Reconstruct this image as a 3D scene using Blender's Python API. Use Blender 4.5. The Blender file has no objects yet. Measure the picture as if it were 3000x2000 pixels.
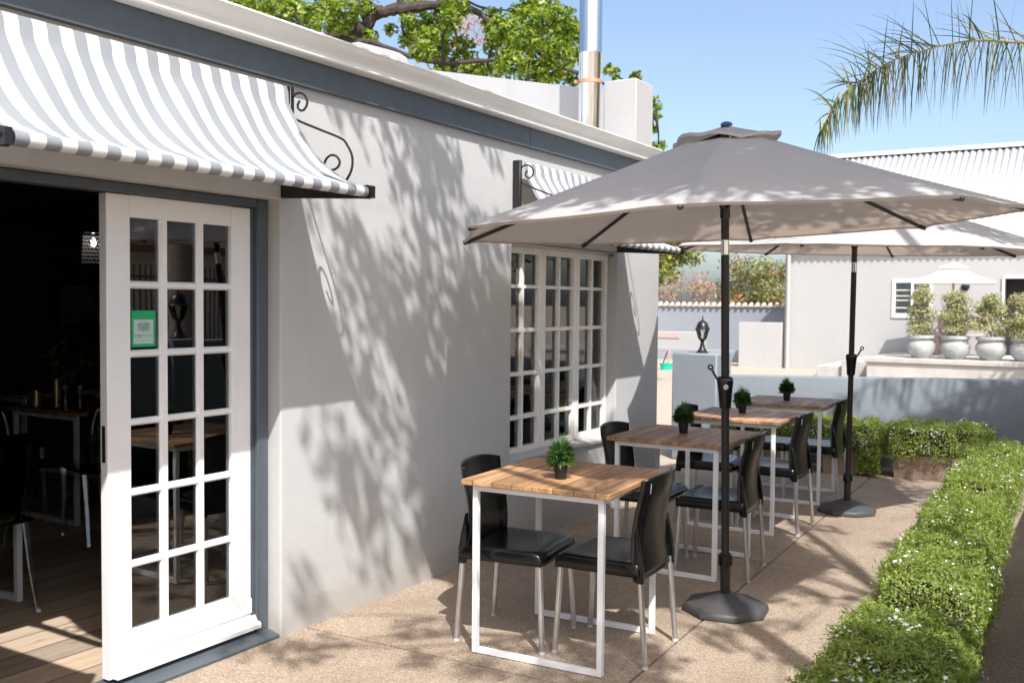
import bpy, bmesh, math, random
import numpy as np
from mathutils import Vector, Matrix

random.seed(7)
RNG = np.random.default_rng(11)
S = bpy.context.scene
COL = S.collection
R = math.radians
PI = math.pi

# ------------------------------------------------------------------ tagging
def tag(o, label=None, cat=None, group=None, kind=None):
    if label: o['label'] = label
    if cat: o['category'] = cat
    if group: o['group'] = group
    if kind: o['kind'] = kind
    return o

def thing(name, label, cat, loc=(0, 0, 0), rz=0.0, group=None):
    o = bpy.data.objects.new(name, None)
    o.empty_display_size = 0.1
    COL.objects.link(o)
    o.location = loc
    o.rotation_euler = (0, 0, rz)
    return tag(o, label, cat, group)

def copy_tree(o, parent=None):
    c = o.copy()
    COL.objects.link(c)
    if parent is not None:
        c.parent = parent
    for ch in [x for x in COL.objects if x.parent == o]:
        copy_tree(ch, c)
    return c

# ------------------------------------------------------------------ mesh helper
class G:
    def __init__(self):
        self.bm = bmesh.new()

    def box(self, x0, x1, y0, y1, z0, z1, b=0.0, m=None):
        bm = self.bm
        vs = [bm.verts.new((x, y, z)) for z in (z0, z1) for y in (y0, y1) for x in (x0, x1)]
        fs = [(0, 2, 3, 1), (4, 5, 7, 6), (0, 1, 5, 4), (2, 6, 7, 3), (0, 4, 6, 2), (1, 3, 7, 5)]
        faces = [bm.faces.new([vs[i] for i in f]) for f in fs]
        if b > 0:
            es = list({e for f in faces for e in f.edges})
            r = bmesh.ops.bevel(bm, geom=es, offset=b, segments=1, affect='EDGES', profile=0.5)
            vs = list({v for f in r['faces'] for v in f.verts} | {v for v in vs if v.is_valid})
        if m is not None:
            bmesh.ops.transform(bm, matrix=m, verts=[v for v in vs if v.is_valid])
        return self

    def poly(self, pts):
        self.bm.faces.new([self.bm.verts.new(p) for p in pts])
        return self

    def prism(self, pts2, axis, a0, a1):
        """closed 2-D outline pts2 pushed along axis ('x','y','z') from a0 to a1"""
        def P(u, v, a):
            return {'y': (u, a, v), 'x': (a, u, v), 'z': (u, v, a)}[axis]
        bm = self.bm
        A = [bm.verts.new(P(u, v, a0)) for u, v in pts2]
        B = [bm.verts.new(P(u, v, a1)) for u, v in pts2]
        n = len(A)
        for i in range(n):
            j = (i + 1) % n
            bm.faces.new((A[i], A[j], B[j], B[i]))
        bm.faces.new(A[::-1])
        bm.faces.new(B)
        return self

    def tube(self, pts, r, n=10, cap=True, squash=None):
        pts = [Vector(p) for p in pts]
        rs = r if isinstance(r, (list, tuple)) else [r] * len(pts)
        bm = self.bm
        rings = []
        up = Vector((0, 0, 1))
        t0 = (pts[1] - pts[0]).normalized()
        if abs(t0.dot(up)) > 0.95:
            up = Vector((0, 1, 0))
        side = t0.cross(up).normalized()
        for i, p in enumerate(pts):
            if i == 0: t = pts[1] - pts[0]
            elif i == len(pts) - 1: t = pts[-1] - pts[-2]
            else: t = pts[i + 1] - pts[i - 1]
            t.normalize()
            side = (side - t * side.dot(t)).normalized()
            u = t.cross(side)
            ring = []
            for k in range(n):
                a = 2 * PI * k / n
                ring.append(bm.verts.new(p + side * (math.cos(a) * rs[i]) + u * (math.sin(a) * rs[i])))
            rings.append(ring)
        for a, b in zip(rings[:-1], rings[1:]):
            for k in range(n):
                bm.faces.new((a[k], a[(k + 1) % n], b[(k + 1) % n], b[k]))
        if cap:
            bm.faces.new(rings[0][::-1])
            bm.faces.new(rings[-1])
        return self

    def lathe(self, prof, n=24, c=(0, 0, 0), a0=0.0, sq=1.0):
        bm = self.bm
        rings = []
        for r, z in prof:
            if r < 1e-5:
                rings.append([bm.verts.new((c[0], c[1], c[2] + z))])
            else:
                rings.append([bm.verts.new((c[0] + r * math.cos(a0 + 2 * PI * k / n), c[1] + sq * r * math.sin(a0 + 2 * PI * k / n), c[2] + z)) for k in range(n)])
        for a, b in zip(rings[:-1], rings[1:]):
            for k in range(n):
                k2 = (k + 1) % n
                if len(a) == 1 and len(b) == 1: continue
                if len(a) == 1: bm.faces.new((a[0], b[k2], b[k]))
                elif len(b) == 1: bm.faces.new((a[k], a[k2], b[0]))
                else: bm.faces.new((a[k], a[k2], b[k2], b[k]))
        if len(rings[0]) > 1: bm.faces.new(rings[0][::-1])
        if len(rings[-1]) > 1: bm.faces.new(rings[-1])
        return self

    def grid(self, P):
        bm = self.bm
        V = [[bm.verts.new(p) for p in row] for row in P]
        for i in range(len(V) - 1):
            for j in range(len(V[0]) - 1):
                bm.faces.new((V[i][j], V[i + 1][j], V[i + 1][j + 1], V[i][j + 1]))
        return self

    def obj(self, name, mat, parent=None, smooth=True, ang=38, fix=True):
        bm = self.bm
        if fix:
            bmesh.ops.recalc_face_normals(bm, faces=bm.faces)
        if smooth:
            for f in bm.faces: f.smooth = True
            lim = math.radians(ang)
            for e in bm.edges:
                if len(e.link_faces) == 2 and e.calc_face_angle(0) > lim:
                    e.smooth = False
        me = bpy.data.meshes.new(name)
        bm.to_mesh(me)
        bm.free()
        if mat: me.materials.append(mat)
        o = bpy.data.objects.new(name, me)
        COL.objects.link(o)
        if parent is not None: o.parent = parent
        return o

def npmesh(name, V, F, mat, parent=None, smooth=False):
    """V (n,3) floats, F (m,k) ints, all faces k-gons"""
    V = np.asarray(V, dtype=np.float32); F = np.asarray(F, dtype=np.int32)
    m, k = F.shape
    me = bpy.data.meshes.new(name)
    me.vertices.add(len(V)); me.vertices.foreach_set('co', V.ravel())
    me.loops.add(m * k); me.loops.foreach_set('vertex_index', F.ravel())
    me.polygons.add(m)
    me.polygons.foreach_set('loop_start', np.arange(m, dtype=np.int32) * k)
    me.update(calc_edges=True)
    if smooth: me.polygons.foreach_set('use_smooth', np.ones(m, dtype=bool))
    me.materials.append(mat)
    o = bpy.data.objects.new(name, me)
    COL.objects.link(o)
    if parent is not None: o.parent = parent
    return o

def struct(o): o['kind'] = 'structure'; return o

# ------------------------------------------------------------------ materials
def mat_base(name):
    m = bpy.data.materials.new(name); m.use_nodes = True
    nt = m.node_tree
    return m, nt, nt.nodes['Principled BSDF'], nt.nodes['Material Output']

def node(nt, t, **kw):
    n = nt.nodes.new(t)
    for k, v in kw.items(): setattr(n, k, v)
    return n

def coords(nt, scale=(1, 1, 1), obj=True, rot=(0, 0, 0)):
    tc = node(nt, 'ShaderNodeTexCoord'); mp = node(nt, 'ShaderNodeMapping')
    mp.inputs['Scale'].default_value = scale; mp.inputs['Rotation'].default_value = rot
    nt.links.new(tc.outputs['Object' if obj else 'Generated'], mp.inputs[0])
    return mp.outputs[0]

def noise(nt, vec, scale, detail=4, rough=0.55):
    n = node(nt, 'ShaderNodeTexNoise')
    n.inputs['Scale'].default_value = scale; n.inputs['Detail'].default_value = detail; n.inputs['Roughness'].default_value = rough
    nt.links.new(vec, n.inputs['Vector'])
    return n.outputs['Fac']

def ramp(nt, fac, stops):
    r = node(nt, 'ShaderNodeValToRGB')
    el = r.color_ramp.elements
    while len(el) < len(stops): el.new(0.5)
    for e, (p, c) in zip(el, stops):
        e.position = p; e.color = (c[0], c[1], c[2], 1)
    nt.links.new(fac, r.inputs[0])
    return r.outputs[0]

def mixc(nt, fac, a, b, mode='MIX'):
    x = node(nt, 'ShaderNodeMix', data_type='RGBA', blend_type=mode)
    def put(sock, v):
        if isinstance(v, (tuple, list)): sock.default_value = (*v[:3], 1)
        elif isinstance(v, (int, float)): sock.default_value = v
        else: nt.links.new(v, sock)
    put(x.inputs[0], fac); put(x.inputs[6], a); put(x.inputs[7], b)
    return x.outputs[2]

def bump(nt, h, strength, dist, bsdf):
    b = node(nt, 'ShaderNodeBump'); b.inputs['Strength'].default_value = strength; b.inputs['Distance'].default_value = dist
    nt.links.new(h, b.inputs['Height']); nt.links.new(b.outputs[0], bsdf.inputs['Normal'])

def simple(name, col, rough=0.5, metal=0.0, var=0.06, vscale=6.0, bumpd=0.0, bscale=60.0, spec=0.5):
    m, nt, b, o = mat_base(name)
    v = coords(nt)
    n = noise(nt, v, vscale)
    lo = tuple(c * (1 - var) for c in col); hi = tuple(min(1, c * (1 + var)) for c in col)
    nt.links.new(ramp(nt, n, [(0.3, lo), (0.7, hi)]), b.inputs['Base Color'])
    b.inputs['Roughness'].default_value = rough; b.inputs['Metallic'].default_value = metal
    b.inputs['Specular IOR Level'].default_value = spec
    if bumpd:
        bump(nt, noise(nt, v, bscale, 3), 0.6, bumpd, b)
    return m

def plaster(name, col, stain=0.05, bd=0.004, splash=True):
    m, nt, b, o = mat_base(name)
    v = coords(nt)
    n1 = noise(nt, v, 1.3, 5); n2 = noise(nt, v, 9, 4)
    c = ramp(nt, n1, [(0.3, tuple(x * (1 - stain) for x in col)), (0.65, col)])
    c = mixc(nt, 0.5, c, ramp(nt, n2, [(0.35, tuple(x * 0.96 for x in col)), (0.6, col)]))
    # rain splash and soil stain low on the wall, faint runs elsewhere
    sz = node(nt, 'ShaderNodeSeparateXYZ'); nt.links.new(v, sz.inputs[0])
    wob = node(nt, 'ShaderNodeMath', operation='MULTIPLY_ADD'); wob.inputs[1].default_value = -0.22
    nt.links.new(noise(nt, v, 4.5, 5, 0.65), wob.inputs[0]); nt.links.new(sz.outputs[2], wob.inputs[2])
    sp_ = ramp(nt, wob.outputs[0], [(0.0, (0.92, 0.885, 0.85)), (0.02, (0.985, 0.975, 0.965)), (0.06, (1, 1, 1))])
    if splash: c = mixc(nt, 1.0, c, sp_, 'MULTIPLY')
    run = ramp(nt, noise(nt, coords(nt, (7, 7, 0.5)), 1.0, 4), [(0.60, (1, 1, 1)), (0.78, (0.93, 0.92, 0.90))])
    c = mixc(nt, 1.0, c, run, 'MULTIPLY')
    nt.links.new(c, b.inputs['Base Color'])
    b.inputs['Roughness'].default_value = 0.8; b.inputs['Specular IOR Level'].default_value = 0.25
    ad = node(nt, 'ShaderNodeMath', operation='ADD')
    nt.links.new(noise(nt, v, 5, 5, 0.6), ad.inputs[0]); 
    ml = node(nt, 'ShaderNodeMath', operation='MULTIPLY'); ml.inputs[1].default_value = 0.12
    nt.links.new(noise(nt, v, 90, 2), ml.inputs[0]); nt.links.new(ml.outputs[0], ad.inputs[1])
    bump(nt, ad.outputs[0], 0.35, bd * 3, b)
    return m

def leafmat(name, stops, trans=0.35, rough=0.45):
    m, nt, b, o = mat_base(name)
    ge = node(nt, 'ShaderNodeNewGeometry')
    c = ramp(nt, ge.outputs['Random Per Island'], stops)
    nt.links.new(c, b.inputs['Base Color']); b.inputs['Roughness'].default_value = rough
    b.inputs['Specular IOR Level'].default_value = 0.35
    t = node(nt, 'ShaderNodeBsdfTranslucent')
    nt.links.new(mixc(nt, 1.0, c, (1.25, 1.2, 0.5), 'MULTIPLY'), t.inputs['Color'])
    mx = node(nt, 'ShaderNodeMixShader'); mx.inputs[0].default_value = trans
    nt.links.new(b.outputs[0], mx.inputs[1]); nt.links.new(t.outputs[0], mx.inputs[2]); nt.links.new(mx.outputs[0], o.inputs[0])
    return m

def fabric(name, col, trans, tcol=None, stripes=None, weave=900):
    m, nt, b, o = mat_base(name)
    v = coords(nt)
    c = ramp(nt, noise(nt, v, 3, 4), [(0.3, tuple(x * 0.93 for x in col)), (0.7, col)])
    if stripes:
        col2, width, ph = stripes
        sx = node(nt, 'ShaderNodeSeparateXYZ'); nt.links.new(v, sx.inputs[0])
        a = node(nt, 'ShaderNodeMath', operation='MULTIPLY_ADD'); a.inputs[1].default_value = 0.5 / width; a.inputs[2].default_value = ph
        nt.links.new(sx.outputs[1], a.inputs[0])
        f = node(nt, 'ShaderNodeMath', operation='FRACT'); nt.links.new(a.outputs[0], f.inputs[0])
        g = node(nt, 'ShaderNodeMath', operation='GREATER_THAN'); g.inputs[1].default_value = 0.5
        nt.links.new(f.outputs[0], g.inputs[0])
        c = mixc(nt, g.outputs[0], c, col2)
    nt.links.new(c, b.inputs['Base Color']); b.inputs['Roughness'].default_value = 0.85; b.inputs['Specular IOR Level'].default_value = 0.2
    bump(nt, noise(nt, v, weave, 1), 0.25, 0.0008, b)
    t = node(nt, 'ShaderNodeBsdfTranslucent')
    if tcol: nt.links.new(mixc(nt, 1.0, c, tcol, 'MULTIPLY'), t.inputs['Color'])
    else: nt.links.new(c, t.inputs['Color'])
    mx = node(nt, 'ShaderNodeMixShader'); mx.inputs[0].default_value = trans
    nt.links.new(b.outputs[0], mx.inputs[1]); nt.links.new(t.outputs[0], mx.inputs[2]); nt.links.new(mx.outputs[0], o.inputs[0])
    return m

def glassmat(name, ior=1.7, tint=(0.93, 0.95, 0.95), rough=0.0):
    m, nt, b, o = mat_base(name)
    nt.nodes.remove(b)
    tr = node(nt, 'ShaderNodeBsdfTransparent'); tr.inputs[0].default_value = (*tint, 1)
    gl = node(nt, 'ShaderNodeBsdfGlossy'); gl.inputs['Roughness'].default_value = rough
    fr = node(nt, 'ShaderNodeFresnel'); fr.inputs[0].default_value = ior
    v = coords(nt)
    bp = node(nt, 'ShaderNodeBump'); bp.inputs['Strength'].default_value = 0.05; bp.inputs['Distance'].default_value = 0.01
    nt.links.new(noise(nt, v, 2.2, 1), bp.inputs['Height']); nt.links.new(bp.outputs[0], gl.inputs['Normal'])
    mx = node(nt, 'ShaderNodeMixShader')
    nt.links.new(fr.outputs[0], mx.inputs[0]); nt.links.new(tr.outputs[0], mx.inputs[1]); nt.links.new(gl.outputs[0], mx.inputs[2])
    nt.links.new(mx.outputs[0], o.inputs[0])
    return m

def woodtop(name, cols, plank=0.094, axis=0):
    m, nt, b, o = mat_base(name)
    tc = node(nt, 'ShaderNodeTexCoord'); sp = node(nt, 'ShaderNodeSeparateXYZ'); nt.links.new(tc.outputs['Object'], sp.inputs[0])
    dv = node(nt, 'ShaderNodeMath', operation='DIVIDE'); dv.inputs[1].default_value = plank; nt.links.new(sp.outputs[axis], dv.inputs[0])
    fl = node(nt, 'ShaderNodeMath', operation='FLOOR'); nt.links.new(dv.outputs[0], fl.inputs[0])
    oi = node(nt, 'ShaderNodeObjectInfo')
    wn = node(nt, 'ShaderNodeTexWhiteNoise', noise_dimensions='2D')
    cb = node(nt, 'ShaderNodeCombineXYZ'); nt.links.new(fl.outputs[0], cb.inputs[0]); nt.links.new(oi.outputs['Random'], cb.inputs[1])
    nt.links.new(cb.outputs[0], wn.inputs['Vector'])
    sc = [26, 26, 26]; sc[1 - axis] = 2.2
    mp = node(nt, 'ShaderNodeMapping'); mp.inputs['Scale'].default_value = sc
    ofs = node(nt, 'ShaderNodeVectorMath', operation='MULTIPLY_ADD'); ofs.inputs[1].default_value = (7, 7, 7)
    nt.links.new(wn.outputs['Color'], ofs.inputs[0]); nt.links.new(tc.outputs['Object'], ofs.inputs[2])
    nt.links.new(ofs.outputs[0], mp.inputs[0])
    g = noise(nt, mp.outputs[0], 1.0, 6, 0.65)
    c = ramp(nt, g, [(0.28, cols[0]), (0.5, cols[1]), (0.72, cols[2])])
    tone = ramp(nt, wn.outputs['Value'], [(0.0, (0.68, 0.66, 0.66)), (0.5, (0.95, 0.95, 0.93)), (1.0, (1.2, 1.15, 1.05))])
    c = mixc(nt, 1.0, c, tone, 'MULTIPLY')
    fr = node(nt, 'ShaderNodeMath', operation='FRACT'); nt.links.new(dv.outputs[0], fr.inputs[0])
    pp = node(nt, 'ShaderNodeMath', operation='PINGPONG'); pp.inputs[1].default_value = 0.5; nt.links.new(fr.outputs[0], pp.inputs[0])
    seam = ramp(nt, pp.outputs[0], [(0.012, (0.25, 0.22, 0.2)), (0.035, (1, 1, 1))])
    c = mixc(nt, 1.0, c, seam, 'MULTIPLY')
    # knots and water marks
    kn = ramp(nt, noise(nt, coords(nt, (5, 3, 5)), 1.6, 2), [(0.66, (1, 1, 1)), (0.74, (0.55, 0.45, 0.4))])
    c = mixc(nt, 0.7, c, mixc(nt, 1.0, c, kn, 'MULTIPLY'))
    nt.links.new(c, b.inputs['Base Color'])
    nt.links.new(ramp(nt, g, [(0.3, (0.62,) * 3), (0.7, (0.42,) * 3)]), b.inputs['Roughness'])
    b.inputs['Specular IOR Level'].default_value = 0.4
    bump(nt, g, 0.35, 0.002, b)
    return m

def aggregate(name, cols, bright=1.0):
    m, nt, b, o = mat_base(name)
    v = coords(nt)
    vo = node(nt, 'ShaderNodeTexVoronoi'); vo.inputs['Scale'].default_value = 210; nt.links.new(v, vo.inputs['Vector'])
    sp = node(nt, 'ShaderNodeSeparateColor'); nt.links.new(vo.outputs['Color'], sp.inputs[0])
    st = ramp(nt, sp.outputs[0], [(0.0, cols[0]), (0.35, cols[1]), (0.7, cols[2]), (1.0, cols[3])])
    big = ramp(nt, noise(nt, v, 1.1, 6, 0.6), [(0.3, (0.72, 0.69, 0.66)), (0.7, (1.08, 1.07, 1.05))])
    c = mixc(nt, 1.0, st, big, 'MULTIPLY')
    cem = ramp(nt, vo.outputs['Distance'], [(0.35, (1, 1, 1)), (0.8, (0.80, 0.78, 0.76))])
    c = mixc(nt, 1.0, c, cem, 'MULTIPLY')
    sm = ramp(nt, noise(nt, coords(nt, (1.5, 0.5, 1)), 2.6, 5), [(0.6, (1, 1, 1)), (0.75, (0.74, 0.7, 0.66))])
    c = mixc(nt, 0.8, c, mixc(nt, 1.0, c, sm, 'MULTIPLY'))
    nt.links.new(c, b.inputs['Base Color'])
    b.inputs['Roughness'].default_value = 0.75; b.inputs['Specular IOR Level'].default_value = 0.3
    inv = node(nt, 'ShaderNodeMath', operation='SUBTRACT'); inv.inputs[0].default_value = 1.0; nt.links.new(vo.outputs['Distance'], inv.inputs[1])
    bump(nt, inv.outputs[0], 0.5, 0.0025, b)
    return m

M = {}
M['wall'] = plaster('wall_plaster', (0.455, 0.455, 0.452), 0.07)
M['wall_far'] = plaster('white_plaster', (0.42, 0.42, 0.418), splash=False)
M['terrace'] = plaster('slate_plaster', (0.225, 0.255, 0.285), 0.16)
M['greyfar'] = plaster('grey_plaster', (0.28, 0.305, 0.34), 0.08, splash=False)
M['cream'] = plaster('cream_plaster', (0.62, 0.53, 0.42), 0.1)
M['slate'] = simple('slate_paint', (0.075, 0.092, 0.108), 0.45, var=0.1, vscale=14, bumpd=0.0006, bscale=220)
M['gutter'] = simple('gutter_enamel', (0.74, 0.73, 0.69), 0.35, var=0.05, vscale=3, bumpd=0.0004, bscale=15)
M['door'] = simple('door_enamel', (0.80, 0.80, 0.80), 0.32, var=0.03, vscale=5, bumpd=0.0006, bscale=60)
M['win'] = simple('window_enamel', (0.76, 0.745, 0.71), 0.4, var=0.04, vscale=7, bumpd=0.0008, bscale=50)
M['reveal'] = plaster('reveal_plaster', (0.66, 0.62, 0.56))
M['black'] = simple('black_iron', (0.012, 0.012, 0.014), 0.38, var=0.3, bumpd=0.0008, bscale=120)
M['plastic'] = simple('black_polypropylene', (0.0045, 0.0045, 0.005), 0.22, var=0.15, bumpd=0.0003, bscale=500)
M['alu'] = simple('brushed_aluminium', (0.62, 0.62, 0.63), 0.34, metal=0.9, var=0.08, vscale=20)
M['foot'] = simple('grey_rubber_foot', (0.45, 0.45, 0.46), 0.6)
M['tmetal'] = simple('white_powdercoat', (0.78, 0.79, 0.80), 0.38, var=0.06, vscale=9, bumpd=0.0005, bscale=40)
M['wood'] = woodtop('oiled_planks', ((0.20, 0.105, 0.052), (0.40, 0.235, 0.125), (0.56, 0.37, 0.22)))
M['floor'] = woodtop('laminate_boards', ((0.36, 0.285, 0.22), (0.45, 0.36, 0.28), (0.53, 0.43, 0.34)), 0.19, axis=0)
M['umb'] = fabric('taupe_canvas', (0.575, 0.565, 0.56), 0.36, (1.0, 0.80, 0.64))
M['stripe'] = fabric('striped_canvas', (0.78, 0.78, 0.77), 0.16, (1.0, 0.90, 0.76), ((0.265, 0.285, 0.31), 0.0503, 0.05))
M['parasol'] = fabric('white_canvas', (0.82, 0.81, 0.79), 0.25)
M['pole'] = simple('bronze_pole_paint', (0.018, 0.016, 0.015), 0.42, var=0.2, bumpd=0.0004, bscale=300)
M['resin'] = simple('grey_resin_base', (0.055, 0.055, 0.056), 0.55, var=0.2, vscale=5, bumpd=0.0012, bscale=260)
M['chrome'] = simple('bright_chrome', (0.75, 0.75, 0.76), 0.12, metal=1.0, var=0.03)
M['flue'] = simple('polished_steel', (0.80, 0.81, 0.82), 0.10, metal=1.0, var=0.04, vscale=3)
_nt = M['flue'].node_tree
bump(_nt, noise(_nt, coords(_nt, (26, 26, 0.5)), 1.0, 3), 0.35, 0.010, _nt.nodes['Principled BSDF'])
M['rust'] = simple('rusty_band', (0.42, 0.24, 0.15), 0.7, var=0.3, vscale=30)
M['paving'] = aggregate('exposed_aggregate', ((0.25, 0.19, 0.14), (0.35, 0.28, 0.215), (0.42, 0.345, 0.275), (0.54, 0.47, 0.395)))
M['joint'] = simple('dark_joint', (0.03, 0.026, 0.022), 0.9)
M['dirt'] = simple('sandy_gravel', (0.38, 0.315, 0.255), 0.95, var=0.15, vscale=30, bumpd=0.006, bscale=160)
M['trough'] = simple('brown_concrete', (0.30, 0.225, 0.175), 0.85, var=0.2, vscale=9, bumpd=0.002, bscale=90)
M['trough2'] = simple('grey_concrete', (0.33, 0.34, 0.345), 0.85, var=0.15, vscale=9, bumpd=0.002, bscale=90)
M['soil'] = simple('dark_soil', (0.035, 0.026, 0.018), 0.95, var=0.3)
M['hedge'] = leafmat('hedge_leaf', [(0.0, (0.11, 0.18, 0.03)), (0.4, (0.25, 0.34, 0.065)), (0.8, (0.37, 0.45, 0.12)), (1.0, (0.47, 0.52, 0.24))], 0.45)
M['twig'] = simple('brown_twig', (0.045, 0.036, 0.02), 0.9)
M['petal'] = leafmat('white_petal', [(0.0, (0.78, 0.80, 0.84)), (1.0, (0.86, 0.87, 0.88))], 0.25)
M['oak'] = leafmat('oak_leaf', [(0.0, (0.05, 0.10, 0.012)), (0.35, (0.14, 0.225, 0.022)), (0.75, (0.27, 0.36, 0.045)), (1.0, (0.38, 0.44, 0.09))], 0.45)
M['oakb'] = simple('oak_bark', (0.05, 0.038, 0.029), 0.95, var=0.35, vscale=14, bumpd=0.02, bscale=22)
M['dense'] = leafmat('glossy_leaf', [(0.0, (0.05, 0.08, 0.012)), (0.5, (0.15, 0.17, 0.028)), (1.0, (0.30, 0.30, 0.075))], 0.3)
M['coralleaf'] = leafmat('coral_leaf', [(0.0, (0.13, 0.15, 0.06)), (0.6, (0.24, 0.25, 0.10)), (1.0, (0.36, 0.34, 0.17))], 0.35)
M['coralflower'] = leafmat('coral_flower', [(0.0, (0.62, 0.13, 0.07)), (1.0, (0.75, 0.28, 0.16))], 0.3)
M['pinkleaf'] = leafmat('pink_haze_leaf', [(0.0, (0.34, 0.22, 0.17)), (0.6, (0.45, 0.33, 0.27)), (1.0, (0.40, 0.36, 0.22))], 0.35)
M['bark'] = simple('grey_bark', (0.20, 0.165, 0.13), 0.95, var=0.25, vscale=16, bumpd=0.01, bscale=30)
M['var'] = leafmat('variegated_leaf', [(0.0, (0.10, 0.13, 0.05)), (0.35, (0.30, 0.31, 0.15)), (1.0, (0.58, 0.56, 0.38))], 0.3)
M['palm'] = leafmat('palm_leaflet', [(0.0, (0.04, 0.075, 0.03)), (0.5, (0.10, 0.15, 0.045)), (0.8, (0.26, 0.27, 0.09)), (1.0, (0.46, 0.38, 0.19))], 0.35)
M['rachis'] = simple('palm_stalk', (0.30, 0.25, 0.09), 0.6, var=0.25)
M['grassp'] = leafmat('plastic_grass', [(0.0, (0.03, 0.095, 0.022)), (0.6, (0.085, 0.20, 0.05)), (1.0, (0.20, 0.33, 0.13))], 0.22, 0.35)
M['pot'] = simple('black_pot_plastic', (0.010, 0.010, 0.011), 0.5, var=0.2)
M['urn'] = simple('weathered_cement', (0.36, 0.37, 0.365), 0.85, var=0.22, vscale=5, bumpd=0.003, bscale=40)
M['plinth'] = simple('plinth_cement', (0.42, 0.41, 0.385), 0.85, var=0.12, vscale=3, bumpd=0.003, bscale=40)
M['roofw'] = simple('white_roof_sheet', (0.46, 0.47, 0.48), 0.45, var=0.04)
M['roofb'] = simple('brown_roof_tile', (0.16, 0.085, 0.055), 0.8, var=0.25, vscale=20)
M['tilecap'] = simple('pale_clay_tile', (0.66, 0.58, 0.52), 0.8, var=0.2, vscale=8)
M['glass'] = glassmat('pane_glass', 2.1)
M['acrylic'] = glassmat('clear_acrylic', 2.0, (0.93, 0.95, 0.96), 0.05)
M['crystal'] = fabric('crystal_beads', (0.8, 0.8, 0.8), 0.5)
M['lglass'] = glassmat('lantern_glass', 1.45, (0.95, 0.97, 0.96), 0.05)
M['curtain'] = fabric('white_sheer', (0.84, 0.83, 0.80), 0.45)
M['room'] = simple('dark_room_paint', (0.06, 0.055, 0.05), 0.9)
M['cornice'] = simple('cornice_paint', (0.12, 0.11, 0.10), 0.8)
M['dark'] = simple('dark_opening', (0.02, 0.018, 0.017), 0.8)
M['green'] = simple('green_vinyl', (0.02, 0.36, 0.13), 0.5, var=0.08, vscale=8)
M['mint'] = simple('pale_mint_vinyl', (0.42, 0.56, 0.50), 0.5, var=0.04)
M['ink'] = simple('black_ink', (0.015, 0.02, 0.02), 0.6)
M['mintink'] = simple('mint_ink', (0.20, 0.46, 0.36), 0.6)
M['red'] = simple('red_ink', (0.35, 0.04, 0.04), 0.6)
M['whitev'] = simple('white_vinyl', (0.75, 0.75, 0.75), 0.5)
M['teal'] = simple('teal_plastic', (0.0, 0.52, 0.36), 0.4)
M['stick'] = simple('broomstick_wood', (0.42, 0.28, 0.16), 0.7)
M['blue'] = simple('blue_cap', (0.03, 0.07, 0.28), 0.4)
M['tin'] = simple('tin_gold', (0.5, 0.42, 0.24), 0.3, metal=0.8)
M['brick'] = simple('dusty_pink_brick', (0.50, 0.36, 0.32), 0.9, var=0.1, vscale=12)
M['art'] = simple('sketch_paper', (0.24, 0.22, 0.19), 0.8, var=0.5, vscale=5)

m, nt, b, o = mat_base('lamp_glow')
b.inputs['Emission Color'].default_value = (1, 0.93, 0.85, 1); b.inputs['Emission Strength'].default_value = 3.0
M['glow'] = m

# wall striping on corrugated roof and tree helper -------------------------------------------------
def leaf_quads(P, N, size, asp=0.55, jitter=0.5, fold=0.0):
    """rhombus leaves at points P with preferred normals N"""
    n = len(P)
    Nn = N + RNG.normal(0, jitter, (n, 3)); Nn /= np.linalg.norm(Nn, axis=1, keepdims=True) + 1e-9
    T = RNG.normal(0, 1, (n, 3)); T -= Nn * (T * Nn).sum(1, keepdims=True); T /= np.linalg.norm(T, axis=1, keepdims=True) + 1e-9
    B = np.cross(Nn, T)
    s = (size * RNG.uniform(0.6, 1.25, n))[:, None]
    a = P - T * s * 0.5
    b_ = P + B * s * asp * 0.5 - T * s * 0.05 + Nn * s * fold
    c = P + T * s * 0.5
    d = P - B * s * asp * 0.5 - T * s * 0.05 + Nn * s * fold
    V = np.stack([a, b_, c, d], 1).reshape(-1, 3)
    F = np.arange(4 * n).reshape(n, 4)
    return V, F

def lobed_leaves(P, N, size, jitter=0.6):
    """leaves of a lobed outline as 8-gons (oak)"""
    n = len(P)
    Nn = N + RNG.normal(0, jitter, (n, 3)); Nn /= np.linalg.norm(Nn, axis=1, keepdims=True) + 1e-9
    T = RNG.normal(0, 1, (n, 3)); T -= Nn * (T * Nn).sum(1, keepdims=True); T /= np.linalg.norm(T, axis=1, keepdims=True) + 1e-9
    B = np.cross(Nn, T)
    s = (size * RNG.uniform(0.6, 1.3, n))[:, None]
    out = [(-0.5, 0.0), (-0.22, 0.2), (-0.05, 0.12), (0.2, 0.27), (0.5, 0.0), (0.2, -0.27), (-0.05, -0.12), (-0.22, -0.2)]
    V = np.stack([P + T * s * u + B * s * v for u, v in out], 1).reshape(-1, 3)
    return V, np.arange(8 * n).reshape(n, 8)

def clump_points(clumps, dens, power=0.5):
    Ps, Ns = [], []
    for x, y, z, r in clumps:
        k = max(6, int(dens * r * r))
        d = RNG.normal(0, 1, (k, 3)); d /= np.linalg.norm(d, axis=1, keepdims=True)
        rr = r * RNG.uniform(0.15, 1.0, k) ** power
        q = d * rr[:, None] * np.array([1.15, 1.15, 0.85])
        Ps.append(np.array([x, y, z]) + q)
        nn = d * 0.7 + np.array([0, 0, 0.6]); Ns.append(nn)
    return np.concatenate(Ps), np.concatenate(Ns)

# ================================================================== SETTING
g = G(); g.box(-400, 400, -400, 400, -0.6, -0.03)
gr = g.obj('ground', M['dirt']); struct(gr)

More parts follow.
